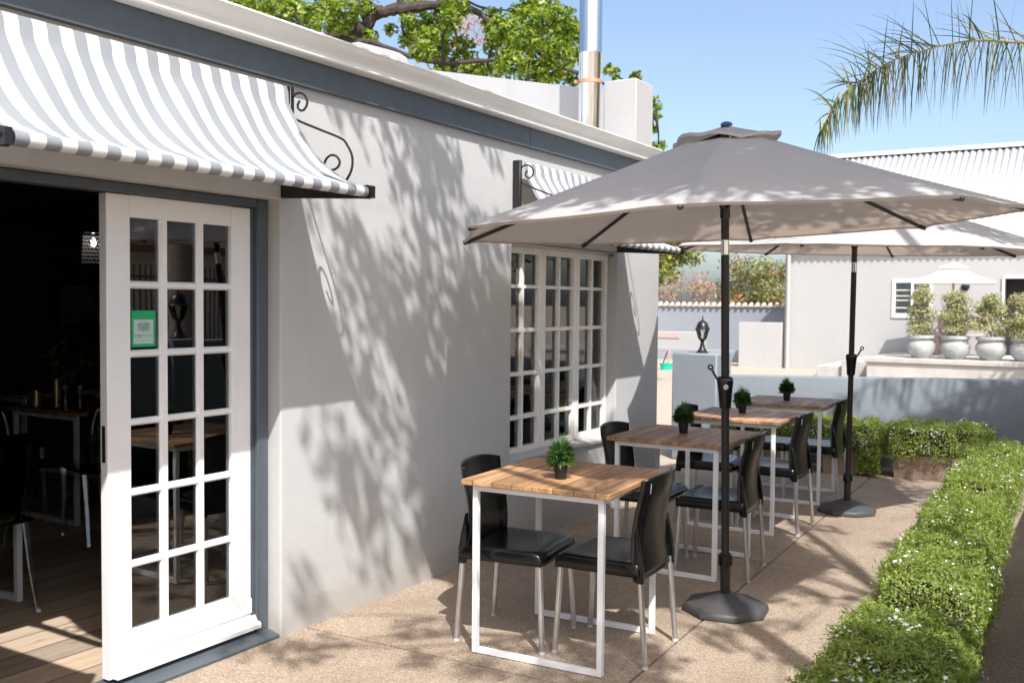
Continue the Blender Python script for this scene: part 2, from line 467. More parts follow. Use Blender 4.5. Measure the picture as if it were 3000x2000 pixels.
# terrace paving slabs separated by dark joints
def jx(y): return 1.531 - 0.0385 * (y - 3.56)
rows = [-6.2, -3.74, -1.37, 1.0, 3.37, 5.66, 7.95, 11.2]
g = G()
for i in range(len(rows) - 1):
    y0, y1 = rows[i] + 0.005, rows[i + 1] - 0.005
    for (a, c) in ((None, 0), (0, 1.62), (1.62, 3.6)):
        def xe(v, y, side):
            if v is None: return -0.24
            return jx(y) + v + (0.006 if side == 0 else -0.006)
        def lim(x, y):
            return x
        tilt = 0.03
        P = []
        for (yy, side) in ((y0, 0), (y0, 1), (y1, 1), (y1, 0)):
            v = a if side == 0 else c
            x = xe(v, yy, side)
            P.append((x, yy + tilt * (x - 0.0)))
        g.prism(P, 'z', -0.03, 0.0)
pv = g.obj('terrace_paving', M['paving'], smooth=False); struct(pv)
g = G(); g.box(-0.24, 3.6, -6.1, 11.3, -0.06, -0.027)
struct(g.obj('paving_bed', M['joint'], smooth=False))

# ================================================================== RESTAURANT BUILDING
YS, YE = -4.0, 7.40
DY0, DY1, DZ = 1.42, 3.205, 1.943         # door opening
WY0, WY1, WZ0, WZ1 = 5.15, 6.63, 0.545, 1.875
WT = 2.62
T = 0.24
bld = thing('restaurant_building', 'pale grey plastered restaurant with slate fascia, white gutter and french door', 'building')

def wall_mesh():
    g = G()
    def blk(y0, y1, z0, z1): g.box(-T, 0, y0, y1, z0, z1)
    # one outline with holes built from a shared grid so the face is continuous
    ys = [YS, DY0, DY1, WY0, WY1, YE]; zs = [-0.02, WZ0, WZ1, DZ, WT]
    def solid(i, k):
        y = (ys[i] + ys[i + 1]) / 2; z = (zs[k] + zs[k + 1]) / 2
        if DY0 < y < DY1 and z < DZ: return False
        if WY0 < y < WY1 and WZ0 < z < WZ1: return False
        return True
    bm = g.bm; cache = {}
    def V(x, y, z):
        key = (round(x, 4), round(y, 4), round(z, 4))
        if key not in cache: cache[key] = bm.verts.new(key)
        return cache[key]
    ni, nk = len(ys) - 1, len(zs) - 1
    for i in range(ni):
        for k in range(nk):
            if not solid(i, k): continue
            y0, y1, z0, z1 = ys[i], ys[i + 1], zs[k], zs[k + 1]
            bm.faces.new((V(0, y0, z0), V(0, y1, z0), V(0, y1, z1), V(0, y0, z1)))
            bm.faces.new((V(-T, y0, z0), V(-T, y0, z1), V(-T, y1, z1), V(-T, y1, z0)))
            for di, dk, a, b_ in ((-1, 0, (y0, z0), (y0, z1)), (1, 0, (y1, z1), (y1, z0)), (0, -1, (y1, z0), (y0, z0)), (0, 1, (y0, z1), (y1, z1))):
                ii, kk = i + di, k + dk
                if 0 <= ii < ni and 0 <= kk < nk and solid(ii, kk): continue
                bm.faces.new((V(0, *a), V(0, *b_), V(-T, *b_), V(-T, *a)))
    bmesh.ops.recalc_face_normals(bm, faces=bm.faces)
    es = [e for e in bm.edges if len(e.link_faces) == 2 and e.calc_face_angle(0) > 1.0]
    bmesh.ops.bevel(bm, geom=es, offset=0.012, segments=3, affect='EDGES', profile=0.5)
    return g
w = wall_mesh().obj('front_wall', M['wall'], bld)
# remaining walls, floor, ceiling
g = G(); g.box(-9.0, -T, YE - 0.22, YE, -0.02, WT)
g.obj('end_wall', M['wall'], bld)
g = G(); g.box(-9.0, -8.8, YS, YE - 0.22, -0.02, WT); g.box(-8.8, -T, YS, YS + 0.2, -0.02, WT)
g.obj('rear_wall', M['room'], bld)
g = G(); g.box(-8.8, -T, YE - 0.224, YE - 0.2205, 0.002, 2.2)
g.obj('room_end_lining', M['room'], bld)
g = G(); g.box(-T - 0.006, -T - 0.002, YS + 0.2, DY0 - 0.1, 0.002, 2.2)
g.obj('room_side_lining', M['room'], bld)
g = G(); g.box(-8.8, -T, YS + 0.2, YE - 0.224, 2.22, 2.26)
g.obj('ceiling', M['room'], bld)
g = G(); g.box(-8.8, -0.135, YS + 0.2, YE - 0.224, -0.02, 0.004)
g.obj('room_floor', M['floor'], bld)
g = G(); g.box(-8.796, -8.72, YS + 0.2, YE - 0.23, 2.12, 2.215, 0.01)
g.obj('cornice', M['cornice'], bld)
# roof
g = G(); g.prism([(0.02, 2.60), (0.02, 2.64), (-4.6, 3.25), (-9.1, 2.75), (-9.1, 2.70), (-4.6, 3.2)], 'y', YS - 0.1, 7.2)
roof = g.obj('roof', M['roofw'], bld)
# fascia board in two lengths, gutter with ogee front
g = G(); g.box(0.002, 0.03, YS, 5.305, 2.452, 2.60, 0.002); g.box(0.002, 0.031, 5.308, YE + 0.02, 2.452, 2.60, 0.002)
g.obj('fascia', M['slate'], bld)
gp = [(0.033, 2.665), (0.033, 2.572), (0.078, 2.572), (0.090, 2.575), (0.096, 2.581), (0.096, 2.596), (0.0905, 2.600), (0.0905, 2.607), (0.101, 2.622), (0.116, 2.634), (0.127, 2.646), (0.131, 2.660), (0.137, 2.662), (0.137, 2.670), (0.128, 2.672), (0.124, 2.666), (0.119, 2.650), (0.108, 2.640), (0.094, 2.628), (0.086, 2.61), (0.084, 2.59), (0.076, 2.580), (0.040, 2.580), (0.040, 2.665)]
g = G(); g.prism(gp, 'y', YS, 7.12)
g.obj('gutter', M['gutter'], bld, ang=30)
# end parapet, chimney, roof cap, flue
g = G(); g.prism([(-4.4, 2.6), (-0.41, 2.6), (-0.41, 3.195), (-4.4, 4.02)], 'y', 7.2, 7.40)
g.obj('parapet', M['wall_far'], bld, smooth=False)
g = G(); g.box(-0.408, -0.126, 7.19, 7.52, 2.5, 3.262, 0.008)
ch = g.obj('chimney', M['wall_far'], bld)
g = G(); g.prism([(-2.10, 2.9), (-2.0, 3.50), (-1.93, 3.50), (-1.62, 3.40), (-1.55, 3.355), (-1.55, 2.9)], 'y', 6.0, 6.12)
g.obj('roof_cap', M['wall_far'], bld)
g = G(); g.lathe([(0.088, 2.5), (0.088, 3.405), (0.0895, 3.408), (0.0895, 3.416), (0.0875, 3.42), (0.0875, 5.2), (0.13, 5.22), (0.0, 5.34)], 32, (-0.372, 6.88, 0))
fl = g.obj('flue_pipe', M['flue'], bld)
g = G(); g.lathe([(0.0905, 3.178), (0.0935, 3.18), (0.0935, 3.207), (0.0905, 3.209)], 32, (-0.372, 6.88, 0)); g.box(-0.468, -0.455, 6.80, 6.84, 3.18, 3.206)
g.obj('clamp_band', M['rust'], fl)

# ---- door frame and french door
g = G()
g.box(-0.155, -0.072, DY1 - 0.066, DY1 - 0.002, 0.0, DZ - 0.002, 0.004)      # right jamb
g.box(-0.155, -0.073, DY0 + 0.002, DY0 + 0.05, 0.0, DZ - 0.002, 0.004)
g.box(-0.155, -0.0735, DY0 + 0.051, DY1 - 0.067, 1.902, DZ - 0.002, 0.004)
g.box(-0.175, -0.095, DY1 - 0.085, DY1 - 0.067, 0.03, 1.9015, 0.002)
g.obj('door_frame', M['slate'], bld)
g = G(); g.prism([(-0.16, 0.0), (-0.005, 0.0), (-0.005, 0.012), (-0.06, 0.028), (-0.16, 0.034)], 'y', DY0 + 0.003, DY1 - 0.003)
g.obj('threshold', M['slate'], bld)

LX0, LX1 = -0.142, -0.100
LY0, LY1, LZ0, LZ1 = 2.397, 3.137, 0.045, 1.899
colY = [(2.503, 2.648), (2.688, 2.834), (2.872, 3.014)]
rowZ = [(1.571, 1.815), (1.303, 1.542), (1.036, 1.274), (0.763, 1.009), (0.482, 0.733), (0.212, 0.452)]
g = G()
g.box(LX0, LX1, LY0, colY[0][0], LZ0, LZ1, 0.002)
g.box(LX0, LX1, colY[2][1], LY1, LZ0, LZ1, 0.002)
g.box(LX0, LX1 - 0.0005, colY[0][0], colY[2][1], rowZ[0][1], LZ1, 0.0)
g.box(LX0, LX1 - 0.0005, colY[0][0], colY[2][1], LZ0, rowZ[5][0], 0.0)
door = g.obj('french_door', M['door'], bld)
g = G()
def muntin_h(z0, z1, y0, y1):
    xm = LX1 - 0.004
    g.prism([(LX0 + 0.003, z0), (xm - 0.012, z0), (xm, z0 + 0.008), (xm, z1 - 0.008), (xm - 0.012, z1), (LX0 + 0.003, z1)], 'y', y0, y1)
def muntin_v(y0, y1, z0, z1):
    xm = LX1 - 0.003
    P = [(LX0 + 0.002, y0), (xm - 0.012, y0), (xm, y0 + 0.009), (xm, y1 - 0.009), (xm - 0.012, y1), (LX0 + 0.002, y1)]
    g.prism(P, 'z', z0, z1)
for k in range(5): muntin_h(rowZ[k + 1][1], rowZ[k][0], colY[0][0], colY[2][1])
for k in range(2): muntin_v(colY[k][1], colY[k + 1][0], rowZ[5][0], rowZ[0][1])
g.obj('glazing_bars', M['door'], door, smooth=False)
g = G()   # raised bottom rail panel and projecting weather board
g.box(LX1 - 0.001, LX1 + 0.006, 2.56, LY1 - 0.012, 0.115, 0.185, 0.003)
g.prism([(LX1 - 0.002, 0.05), (LX1 + 0.036, 0.05), (LX1 + 0.038, 0.068), (LX1 + 0.02, 0.088), (LX1 + 0.012, 0.104), (LX1 - 0.002, 0.108)], 'y', LY0 + 0.012, LY1 + 0.012)
g.obj('weather_board', M['door'], door)
for (z0, z1) in rowZ:
    for (y0, y1) in colY:
        g = G(); g.box(-0.123, -0.119, y0 - 0.004, y1 + 0.004, z0 - 0.004, z1 + 0.004)
        g.obj('pane', M['glass'], door, smooth=False)
g = G(); g.box(LX0 + 0.012, LX1 - 0.012, LY0 - 0.003, LY0 + 0.0005, 0.88, 1.02, 0.001)
g.obj('latch_plate', M['black'], door)

# ---- casement window
win = None
g = G()
FX0, FX1 = -0.135, -0.070
cas = [(5.175, 5.648), (5.652, 6.128), (6.132, 6.612)]
g.box(FX0, FX1 - 0.012, WY0 + 0.003, WY0 + 0.024, WZ0 + 0.003, WZ1 - 0.003)
g.box(FX0, FX1 - 0.012, WY1 - 0.016, WY1 - 0.003, WZ0 + 0.003, WZ1 - 0.003)
g.box(FX0, FX1 - 0.012, WY0 + 0.025, WY1 - 0.017, WZ1 - 0.022, WZ1 - 0.003)
win = g.obj('window', M['win'], bld, smooth=False)
wr = [(1.613, 1.808), (1.339, 1.592), (1.063, 1.315), (0.789, 1.039), (0.585, 0.763)]
for (a, c) in cas:
    g = G()
    st = 0.042
    g.box(FX0 + 0.004, FX1, a, a + st, 0.552, 1.85, 0.003); g.box(FX0 + 0.004, FX1, c - st, c, 0.552, 1.85, 0.003)
    g.box(FX0 + 0.005, FX1 - 0.001, a + st, c - st, wr[0][1], 1.85); g.box(FX0 + 0.005, FX1 - 0.001, a + st, c - st, 0.552, wr[4][0])
    mid = (a + c) / 2
    g.box(FX0 + 0.012, FX1 - 0.006, mid - 0.011, mid + 0.011, wr[4][0], wr[0][1])
    for k in range(4):
        g.box(FX0 + 0.011, FX1 - 0.0075, a + st, mid - 0.011, wr[k + 1][1], wr[k][0]); g.box(FX0 + 0.011, FX1 - 0.0075, mid + 0.011, c - st, wr[k + 1][1], wr[k][0])
    g.obj('casement', M['win'], win, smooth=False)
    for (z0, z1) in wr:
        for (y0, y1) in ((a + st, mid - 0.011), (mid + 0.011, c - st)):
            g = G(); g.box(-0.104, -0.100, y0 - 0.003, y1 + 0.003, z0 - 0.003, z1 + 0.003)
            g.obj('pane', M['glass'], win, smooth=False)
g = G(); g.prism([(-0.135, 0.535), (0.022, 0.510), (0.026, 0.520), (0.024, 0.535), (-0.06, 0.549), (-0.135, 0.551)], 'y', WY0 + 0.002, WY1 - 0.002)
g.obj('sill', M['wall'], win)
g = G(); g.box(-0.05, -0.03, 6.595, 6.615, 1.846, 1.856)
g.obj('stay_latch', M['black'], win)
def curtain_mesh(y0, y1, z0, z1, x, folds, amp, tie=0.0):
    n = 60; P = []
    for zi in range(14):
        z = z0 + (z1 - z0) * zi / 13
        row = []
        pinch = 1 - tie * math.exp(-((z - (z0 + 0.42 * (z1 - z0))) / 0.28) ** 2)
        for i in range(n + 1):
            t = i / n
            y = y1 - (y1 - y0) * (1 - t) * pinch
            row.append((x + amp * math.sin(t * folds * 2 * PI + 0.6 * math.sin(z * 3)) * (0.6 + 0.4 * math.sin(t * 7 + z)), y, z))
        P.append(row)
    g = G(); g.grid(P); return g
curtain_mesh(6.16, 6.61, 0.56, 1.86, -0.175, 9, 0.02).obj('curtain', M['curtain'], win)
curtain_mesh(5.98, 6.15, 0.56, 1.86, -0.18, 4, 0.015).obj('curtain', M['curtain'], win)
curtain_mesh(5.50, 5.64, 0.56, 1.86, -0.18, 3, 0.015, 0.3).obj('curtain', M['curtain'], win)
curtain_mesh(2.90, 3.12, 0.10, 1.95, -0.21, 5, 0.016, 0.55).obj('curtain', M['curtain'], door)

# ---- round review sticker on the second row's left pane
st = thing('sticker', 'green bordered review sticker with owl eyes logo on the glass door', 'sticker', (-0.1175, 2.576, 1.385))
g = G(); g.box(0, 0.0006, -0.056, 0.056, -0.071, 0.071)
g.obj('border', M['green'], st, smooth=False)
g = G(); g.box(0.0008, 0.0012, -0.046, 0.046, -0.059, 0.036)
g.obj('panel', M['mint'], st, smooth=False)
def ringmesh(g, cy, cz, r0, r1, x=0.0016, n=28, a0=0, a1=2 * PI):
    bm = g.bm
    A = [];B = []
    for k in range(n + 1):
        a = a0 + (a1 - a0) * k / n
        A.append(bm.verts.new((x, cy + r0 * math.cos(a), cz + r0 * math.sin(a)))); B.append(bm.verts.new((x, cy + r1 * math.cos(a), cz + r1 * math.sin(a))))
    for k in range(n): bm.faces.new((A[k], A[k + 1], B[k + 1], B[k]))
g = G()
for cy in (-0.0135, 0.0135):
    ringmesh(g, cy, 0.006, 0.0112, 0.0135); ringmesh(g, cy, 0.006, 0.0052, 0.0066); ringmesh(g, cy, 0.006, 0.0, 0.0026, n=14)
ringmesh(g, 0.0, -0.006, 0.0295, 0.0312, a0=R(55), a1=R(125))
g.poly([(0.0016, -0.0035, -0.004), (0.0016, 0.0035, -0.004), (0.0016, 0, -0.0125)])
g.poly([(0.0016, -0.028, 0.019), (0.0016, -0.018, 0.0185), (0.0016, -0.024, 0.0145)]); g.poly([(0.0016, 0.028, 0.019), (0.0016, 0.024, 0.0145), (0.0016, 0.018, 0.0185)])
g.obj('eyes_logo', M['ink'], st, smooth=False, fix=False)
def text_mesh(body, size, loc, mat, parent, name, rot):
    cu = bpy.data.curves.new(name, 'FONT'); cu.body = body; cu.size = size; cu.align_x = 'LEFT'; cu.fill_mode = 'FRONT'
    to = bpy.data.objects.new('t', cu); COL.objects.link(to)
    dg = bpy.context.evaluated_depsgraph_get()
    me = bpy.data.meshes.new_from_object(to.evaluated_get(dg))
    bpy.data.objects.remove(to); me.name = name
    me.materials.clear(); me.materials.append(mat)
    xs = [v.co.x for v in me.vertices]
    o = bpy.data.objects.new(name, me); COL.objects.link(o); o.parent = parent; o.location = loc; o.rotation_euler = rot
    return o, max(xs)
rotf = (PI / 2, 0, PI / 2)
o1, wd = text_mesh('trip', 0.0195, (0.0016, -0.041, -0.032), M['ink'], st, 'lettering', rotf)
o2, wd2 = text_mesh('advisor', 0.0195, (0.0016, -0.041 + wd + 0.0015, -0.032), M['mintink'], st, 'lettering', rotf)
g = G()
for k in range(14):
    y = -0.037 + k * 0.0054
    g.box(0.0014, 0.0017, y, y + 0.0035, -0.0475, -0.0445)
g.obj('small_print', M['mintink'], st, smooth=False)

# ================================================================== AWNINGS
PROF = [(0.050, 2.425), (0.060, 2.40), (0.066, 2.36), (0.083, 2.325), (0.114, 2.278), (0.142, 2.232), (0.174, 2.187), (0.224, 2.127), (0.263, 2.087), (0.321, 2.040), (0.384, 2.003), (0.440, 1.983), (0.478, 1.974)]
BX, BZ, BR = 0.487, 1.951, 0.0225
def awning(y0, y1, dz, label, name='awning'):
    t = thing(name, label, 'awning', (0, 0, 0), 0, 'striped awnings on the wall')
    # fabric: curved sheet then wrapped round the front bar
    prof = list(PROF)
    for k in range(1, 12):
        a = R(105) - k * R(26)
        prof.append((BX + BR * math.cos(a), BZ + BR * math.sin(a)))
    ny = max(20, int((y1 - y0) / 0.025))
    P = []
    for j in range(ny + 1):
        y = y0 + (y1 - y0) * j / ny
        row = []
        for i, (x, z) in enumerate(prof):
            s = 0
            if 1 < i < 12:
                s = 0.004 * math.sin(y * 9 + i * 0.5) + 0.003 * math.sin(y * 23 + i) 
                e = min(1, min(y - y0, y1 - y) / 0.12)
                s += -0.007 * (1 - e) * math.sin(i / 12 * PI)
            row.append((x + s * 0.4, y, z + dz + s))
        P.append(row)
    g = G(); g.grid(P)
    cv = g.obj('canopy', M['stripe'], t, ang=60)
    g = G(); g.tube([(BX, y0 - 0.012, BZ + dz), (BX, y1 + 0.012, BZ + dz)], BR - 0.003, 16)
    g.obj('front_bar', M['black'], t)
    for side, ya in ((-1, y0 - 0.03), (1, y1 + 0.03)):
        g = G()
        yb0, yb1 = (ya - 0.004, ya + 0.018) if side < 0 else (ya - 0.018, ya + 0.004)
        g.prism([(0.003, 1.948 + dz), (0.003, 2.003 + dz), (0.49, 1.975 + dz), (0.515, 1.975 + dz), (0.515, 1.925 + dz), (0.47, 1.925 + dz)], 'y', yb0, yb1)
        g.obj('side_arm', M['black'], t)
        g = G()
        g.box(0.003, 0.055, ya - 0.012, ya + 0.012, 1.948 + dz, 2.43 + dz, 0.002)
        for zz in (2.41, 2.36, 2.22, 2.0): g.lathe([(0.006, 0), (0.006, 0.004), (0, 0.005)], 8, (0.03, 0, 0)) if False else None
        g.obj('wall_post', M['black'], t)
        # scrolls of bent rod
        def sm(pts, n=6):
            q = [Vector((p[0], ya, p[1] + dz)) for p in pts]; out = []
            for i in range(len(q) - 1):
                p0 = q[max(i - 1, 0)]; p1 = q[i]; p2 = q[i + 1]; p3 = q[min(i + 2, len(q) - 1)]
                for k in range(n):
                    s = k / n
                    out.append(0.5 * ((2 * p1) + (p2 - p0) * s + (2 * p0 - 5 * p1 + 4 * p2 - p3) * s * s + (3 * p1 - p0 - 3 * p2 + p3) * s ** 3))
            out.append(q[-1]); return out
        g = G()
        g.tube(sm([(0.045, 2.36), (0.058, 2.383), (0.075, 2.395), (0.098, 2.397), (0.124, 2.386), (0.14, 2.362), (0.139, 2.342), (0.124, 2.324), (0.106, 2.321), (0.088, 2.333), (0.087, 2.349), (0.098, 2.364)]), 0.0052, 8)
        g.tube(sm([(0.048, 2.365), (0.05, 2.325), (0.062, 2.297), (0.095, 2.277), (0.207, 2.233), (0.334, 2.183), (0.368, 2.151), (0.389, 2.117), (0.396, 2.087), (0.392, 2.055), (0.378, 2.027), (0.352, 2.0), (0.315, 1.985), (0.275, 1.992), (0.24, 2.02), (0.232, 2.055), (0.237, 2.079), (0.251, 2.104), (0.271, 2.116), (0.291, 2.117), (0.312, 2.107), (0.325, 2.088), (0.32, 2.07), (0.3, 2.057), (0.281, 2.056)]), 0.0052, 8)
        g.obj('scroll', M['black'], t)
        g = G(); c = 1 if side > 0 else -1
        g.tube([(BX, ya - c * 0.0, BZ + dz), (BX, ya - c * 0.02, BZ + dz)], 0.029, 16); g.tube([(BX, ya + c * 0.004, BZ + dz + 0.006), (BX, ya + c * 0.008, BZ + dz + 0.006)], 0.011, 10)
        g.obj('end_cap', M['black'], t)
    return t
awning(1.66, 3.19, 0.0, 'grey and white striped awning over the french door')
awning(5.185, 6.60, -0.075, 'grey and white striped awning over the casement window, half hidden by the umbrella')

sc_ = thing('screen', 'unseen solid slate screen added left of the doorway to cut the sun patch indoors', 'screen')  # added out of view: blocks sun to shape the patch on the room floor
g = G(); g.box(0.012, 0.74, 1.372, 1.412, 0.0, 1.93, 0.004); g.obj('panel', M['slate'], sc_)
g = G(); g.box(0.741, 0.775, 1.367, 1.417, 0.0, 1.95, 0.004); g.obj('post', M['slate'], sc_)

# ================================================================== TABLES
def table(label, x, y, rz, first=None, group='square wooden tables in a row'):
    if first:
        t = copy_tree(first); t.location = (x, y, 0); t.rotation_euler = (0, 0, rz); t['label'] = label; return t
    t = thing('table', label, 'table', (x, y, 0), rz, group)
    W, D, H = 0.678, 0.693, 0.75
    g = G(); g.box(-W / 2, W / 2, -D / 2, D / 2, H - 0.023, H, 0.003)
    g.obj('tabletop', M['wood'], t)
    lw = 0.0245; a = W / 2 - 0.0366; c = D / 2 - 0.0366
    for sx in (-1, 1):
        for sy in (-1, 1):
            g = G()
            x0 = min(sx * a, sx * (a - lw)); y0 = min(sy * c, sy * (c - lw))
            g.box(x0, x0 + lw, y0, y0 + lw, 0.003, H - 0.024, 0.0015)
            g.obj('leg', M['tmetal'], t)
    for sy in (-1, 1):
        y0 = min(sy * c, sy * (c - lw)) + 0.0008
        g = G(); g.box(-a + lw, a - lw, y0, y0 + lw - 0.0016, 0.003, 0.0265, 0.0012)
        g.obj('floor_bar', M['tmetal'], t)
        g = G(); g.box(-a + lw, a - lw, y0, y0 + lw - 0.0016, H - 0.050, H - 0.0245, 0.0012)
        g.obj('top_rail', M['tmetal'], t)
    for sx in (-1, 1):
        x0 = min(sx * a, sx * (a - lw)) + 0.0008
        g = G(); g.box(x0, x0 + lw - 0.0016, -c + lw, c - lw, H - 0.050, H - 0.0245, 0.0012)
        g.obj('top_rail', M['tmetal'], t)
    return t
TB = [(1.102, 3.838, 3.2), (1.020, 5.420, 0.9), (0.9605, 6.649, 1.2), (0.949, 7.804, 3.3)]
TL = ['square wooden table nearest the camera, between the door and the first umbrella pole',
      'second square wooden table from the camera, directly behind the front umbrella pole',
      'third square wooden table from the camera, in the shade of the far umbrella',
      'farthest square wooden table of the row, in front of the slate terrace wall']
t1 = table(TL[0], TB[0][0], TB[0][1], R(TB[0][2]))
for k in (1, 2, 3): table(TL[k], TB[k][0], TB[k][1], R(TB[k][2]), t1)

# ================================================================== CHAIRS
def chair_parts(t):
    edge = [(-1.0, 0.060), (-1.0, 0.040), (-1.0, 0.020), (-0.985, 0.007), (-0.945, 0.0015), (-0.85, 0.0), (-0.6, 0), (-0.3, 0), (0, 0), (0.3, 0), (0.6, 0), (0.85, 0.0), (0.945, 0.0015), (0.985, 0.007), (1.0, 0.020), (1.0, 0.040), (1.0, 0.060)]
    front = [(-1.0, 0.056), (-1.0, 0.03), (-0.97, 0.005), (-0.9, 0.0), (-0.6, 0), (-0.2, 0), (0.2, 0), (0.5, 0), (0.75, 0.0), (0.88, 0.006), (0.95, 0.015), (0.985, 0.028), (1.0, 0.042), (1.0, 0.057)]
    P = []
    for (u, du) in front:
        row = []
        x = 0.010 + 0.197 * u
        for (v, dv) in edge:
            y = 0.207 * v * (1.0 + 0.02 * (1 - u))
            dish = -0.013 * (1 - v * v) * max(0, 1 - (u + 0.15) ** 2)
            # rounded front corners
            if u > 0.8 and abs(v) > 0.9: x2 = x - 0.012
            else: x2 = x
            z = 0.438 + dish + 0.006 * u * (1 - abs(v)) - min(0.060, math.sqrt(du * du + dv * dv))
            row.append((x2, y, z))
        P.append(row)
    g = G(); g.grid(P)
    o = g.obj('seat', M['plastic'], t, ang=70)
    md = o.modifiers.new('thickness', 'SOLIDIFY'); md.thickness = 0.005; md.offset = -1
    # backrest: curved shell, flares into the seat at the bottom
    hs = [0.362, 0.39, 0.42, 0.45, 0.49, 0.54, 0.59, 0.64, 0.69, 0.73, 0.76, 0.778, 0.785]
    P = []
    for h in hs:
        t_ = (h - 0.362) / 0.423
        w = 0.212 - 0.026 * math.sin(min(1, t_ * 1.6) * PI / 2) ** 2 + 0.006 * max(0, t_ - 0.6)
        xb = -0.184 + 0.022 * math.sin(min(1, t_ * 1.15) * PI) - 0.020 * t_ ** 2
        row = []
        for k in range(17):
            v = -1 + 2 * k / 16
            bow = 0.034 * (1 - v * v) * (0.35 + 0.65 * t_)
            wrap = 0.020 * max(0, abs(v) - 0.86) / 0.14
            top = -0.010 * abs(v) ** 4 if h > 0.77 else 0
            row.append((xb - bow + wrap, w * v, h + top + (0.010 * (1 - v * v) if h > 0.75 else 0)))
        P.append(row)
    g = G(); g.grid(P)
    o = g.obj('backrest', M['plastic'], t, ang=70)
    md = o.modifiers.new('thickness', 'SOLIDIFY'); md.thickness = 0.007; md.offset = 0
    # leg sockets flaring back from the waist of the backrest
    for s in (-1, 1):
        g = G()
        y0, y1 = s * 0.182, s * 0.2085
        A = [(-0.162, 0.575), (-0.170, 0.575), (-0.186, 0.49), (-0.198, 0.42), (-0.203, 0.352), (-0.168, 0.352), (-0.160, 0.45)]
        g.prism(A, 'y', min(y0, y1), max(y0, y1))
        bmesh.ops.bevel(g.bm, geom=list(g.bm.edges), offset=0.006, segments=2, affect='EDGES', profile=0.5)
        g.obj('leg_socket', M['plastic'], t)
    g = G(); g.box(-0.0016, 0.0016, -0.010, 0.010, -0.020, 0.020, 0.0, Matrix.Translation((-0.2150, 0.160, 0.742)) @ Matrix.Rotation(R(-5), 4, 'Y') @ Matrix.Rotation(R(20), 4, 'Z'))
    g.obj('tag_plate', M['alu'], t)
    for (xt, yt, xf, yf) in ((0.178, -0.180, 0.197, -0.195), (0.178, 0.180, 0.197, 0.195), (-0.184, -0.190, -0.212, -0.197), (-0.184, 0.190, -0.212, 0.197)):
        g = G(); g.tube([(xt, yt, 0.385), (xt + (xf - xt) * 0.5, yt + (yf - yt) * 0.5, 0.19), (xf, yf, 0.008)], [0.0125, 0.0125, 0.012], 12)
        lg = g.obj('leg', M['alu'], t)
        g = G(); g.lathe([(0.0135, 0.001), (0.0138, 0.010), (0.0125, 0.014)], 12, (xf, yf, 0))
        g.obj('foot', M['foot'], lg)
CH = [(0.865, 3.818, 7.5, 'black plastic chair by the wall, tucked under the nearest table'),
      (1.302, 3.911, 184, 'black plastic chair with silver legs on the open side of the nearest table'),
      (0.80, 5.35, 1.5, 'black plastic chair by the wall at the second table'),
      (1.246, 5.393, 185, 'black plastic chair behind the front umbrella pole, facing the wall at the second table'),
      (0.76, 6.62, 2, 'black plastic chair by the wall end at the third table'),
      (1.185, 6.642, 181, 'black plastic chair on the open side of the third table'),
      (0.765, 7.79, 3, 'black plastic chair on the inner side of the farthest table'),
      (1.155, 7.82, 183, 'black plastic chair at the farthest table, next to the far umbrella pole')]
first = None
for (x, y, a, lb) in CH:
    if first is None:
        first = thing('chair', lb, 'chair', (x, y, 0), R(a), 'black chairs at the terrace tables'); chair_parts(first)
    else:
        c = copy_tree(first); c.location = (x, y, 0); c.rotation_euler = (0, 0, R(a)); c['label'] = lb

# ================================================================== TABLE PLANTS
def table_plant(t):
    g = G(); g.lathe([(0.0, 0.0), (0.023, 0.0), (0.024, 0.002), (0.031, 0.062), (0.034, 0.0635), (0.034, 0.071), (0.0305, 0.071), (0.029, 0.06), (0.0, 0.058)], 28)
    g.obj('pot', M['pot'], t)
    V = []; F = []
    rnd = random.Random(5)
    for i in range(640):
        u = rnd.random(); az = rnd.random() * 2 * PI
        el = math.asin(u * 0.98) if rnd.random() < 0.6 else R(rnd.uniform(-22, 40))
        h0 = 0.066 + rnd.random() * 0.075 * (0.4 + 0.6 * abs(math.sin(el)))
        d = Vector((math.cos(az) * math.cos(el), math.sin(az) * math.cos(el), math.sin(el)))
        base = Vector((0, 0, h0)) + Vector((d.x, d.y, 0)) * rnd.uniform(0.004, 0.018)
        L = rnd.uniform(0.044, 0.064) * (1.0 if el < 0.9 else 1.15)
        side = d.cross(Vector((0, 0, 1)));
        if side.length < 1e-3: side = Vector((1, 0, 0))
        side.normalize(); w_ = rnd.uniform(0.0026, 0.0042)
        mid = base + d * L * 0.5 + Vector((0, 0, 0.004)); tip = base + d * L + Vector((0, 0, -0.006 if el < 0.6 else 0))
        n0 = len(V)
        V += [base - side * w_ * 0.4, base + side * w_ * 0.4, mid + side * w_, tip, mid - side * w_]
        F.append([n0, n0 + 1, n0 + 2, n0 + 3, n0 + 4])
    npmesh('foliage', [tuple(v) for v in V], F, M['grassp'], t)
PL = [(1.13, 3.719, 20, 'small artificial plant in a black pot on the nearest table'),
      (0.995, 5.458, 100, 'small artificial plant in a black pot on the second table'),
      (0.935, 6.695, 190, 'small artificial plant in a black pot on the third table'),
      (0.927, 7.796, 280, 'small artificial plant in a black pot on the farthest table')]
first = None
for (x, y, a, lb) in PL:
    if first is None:
        first = thing('potted_plant', lb, 'plant', (x, y, 0.7505), R(a), 'potted plants on the tables'); table_plant(first)
    else:
        c = copy_tree(first); c.location = (x, y, 0.7505); c.rotation_euler = (0, 0, R(a)); c['label'] = lb

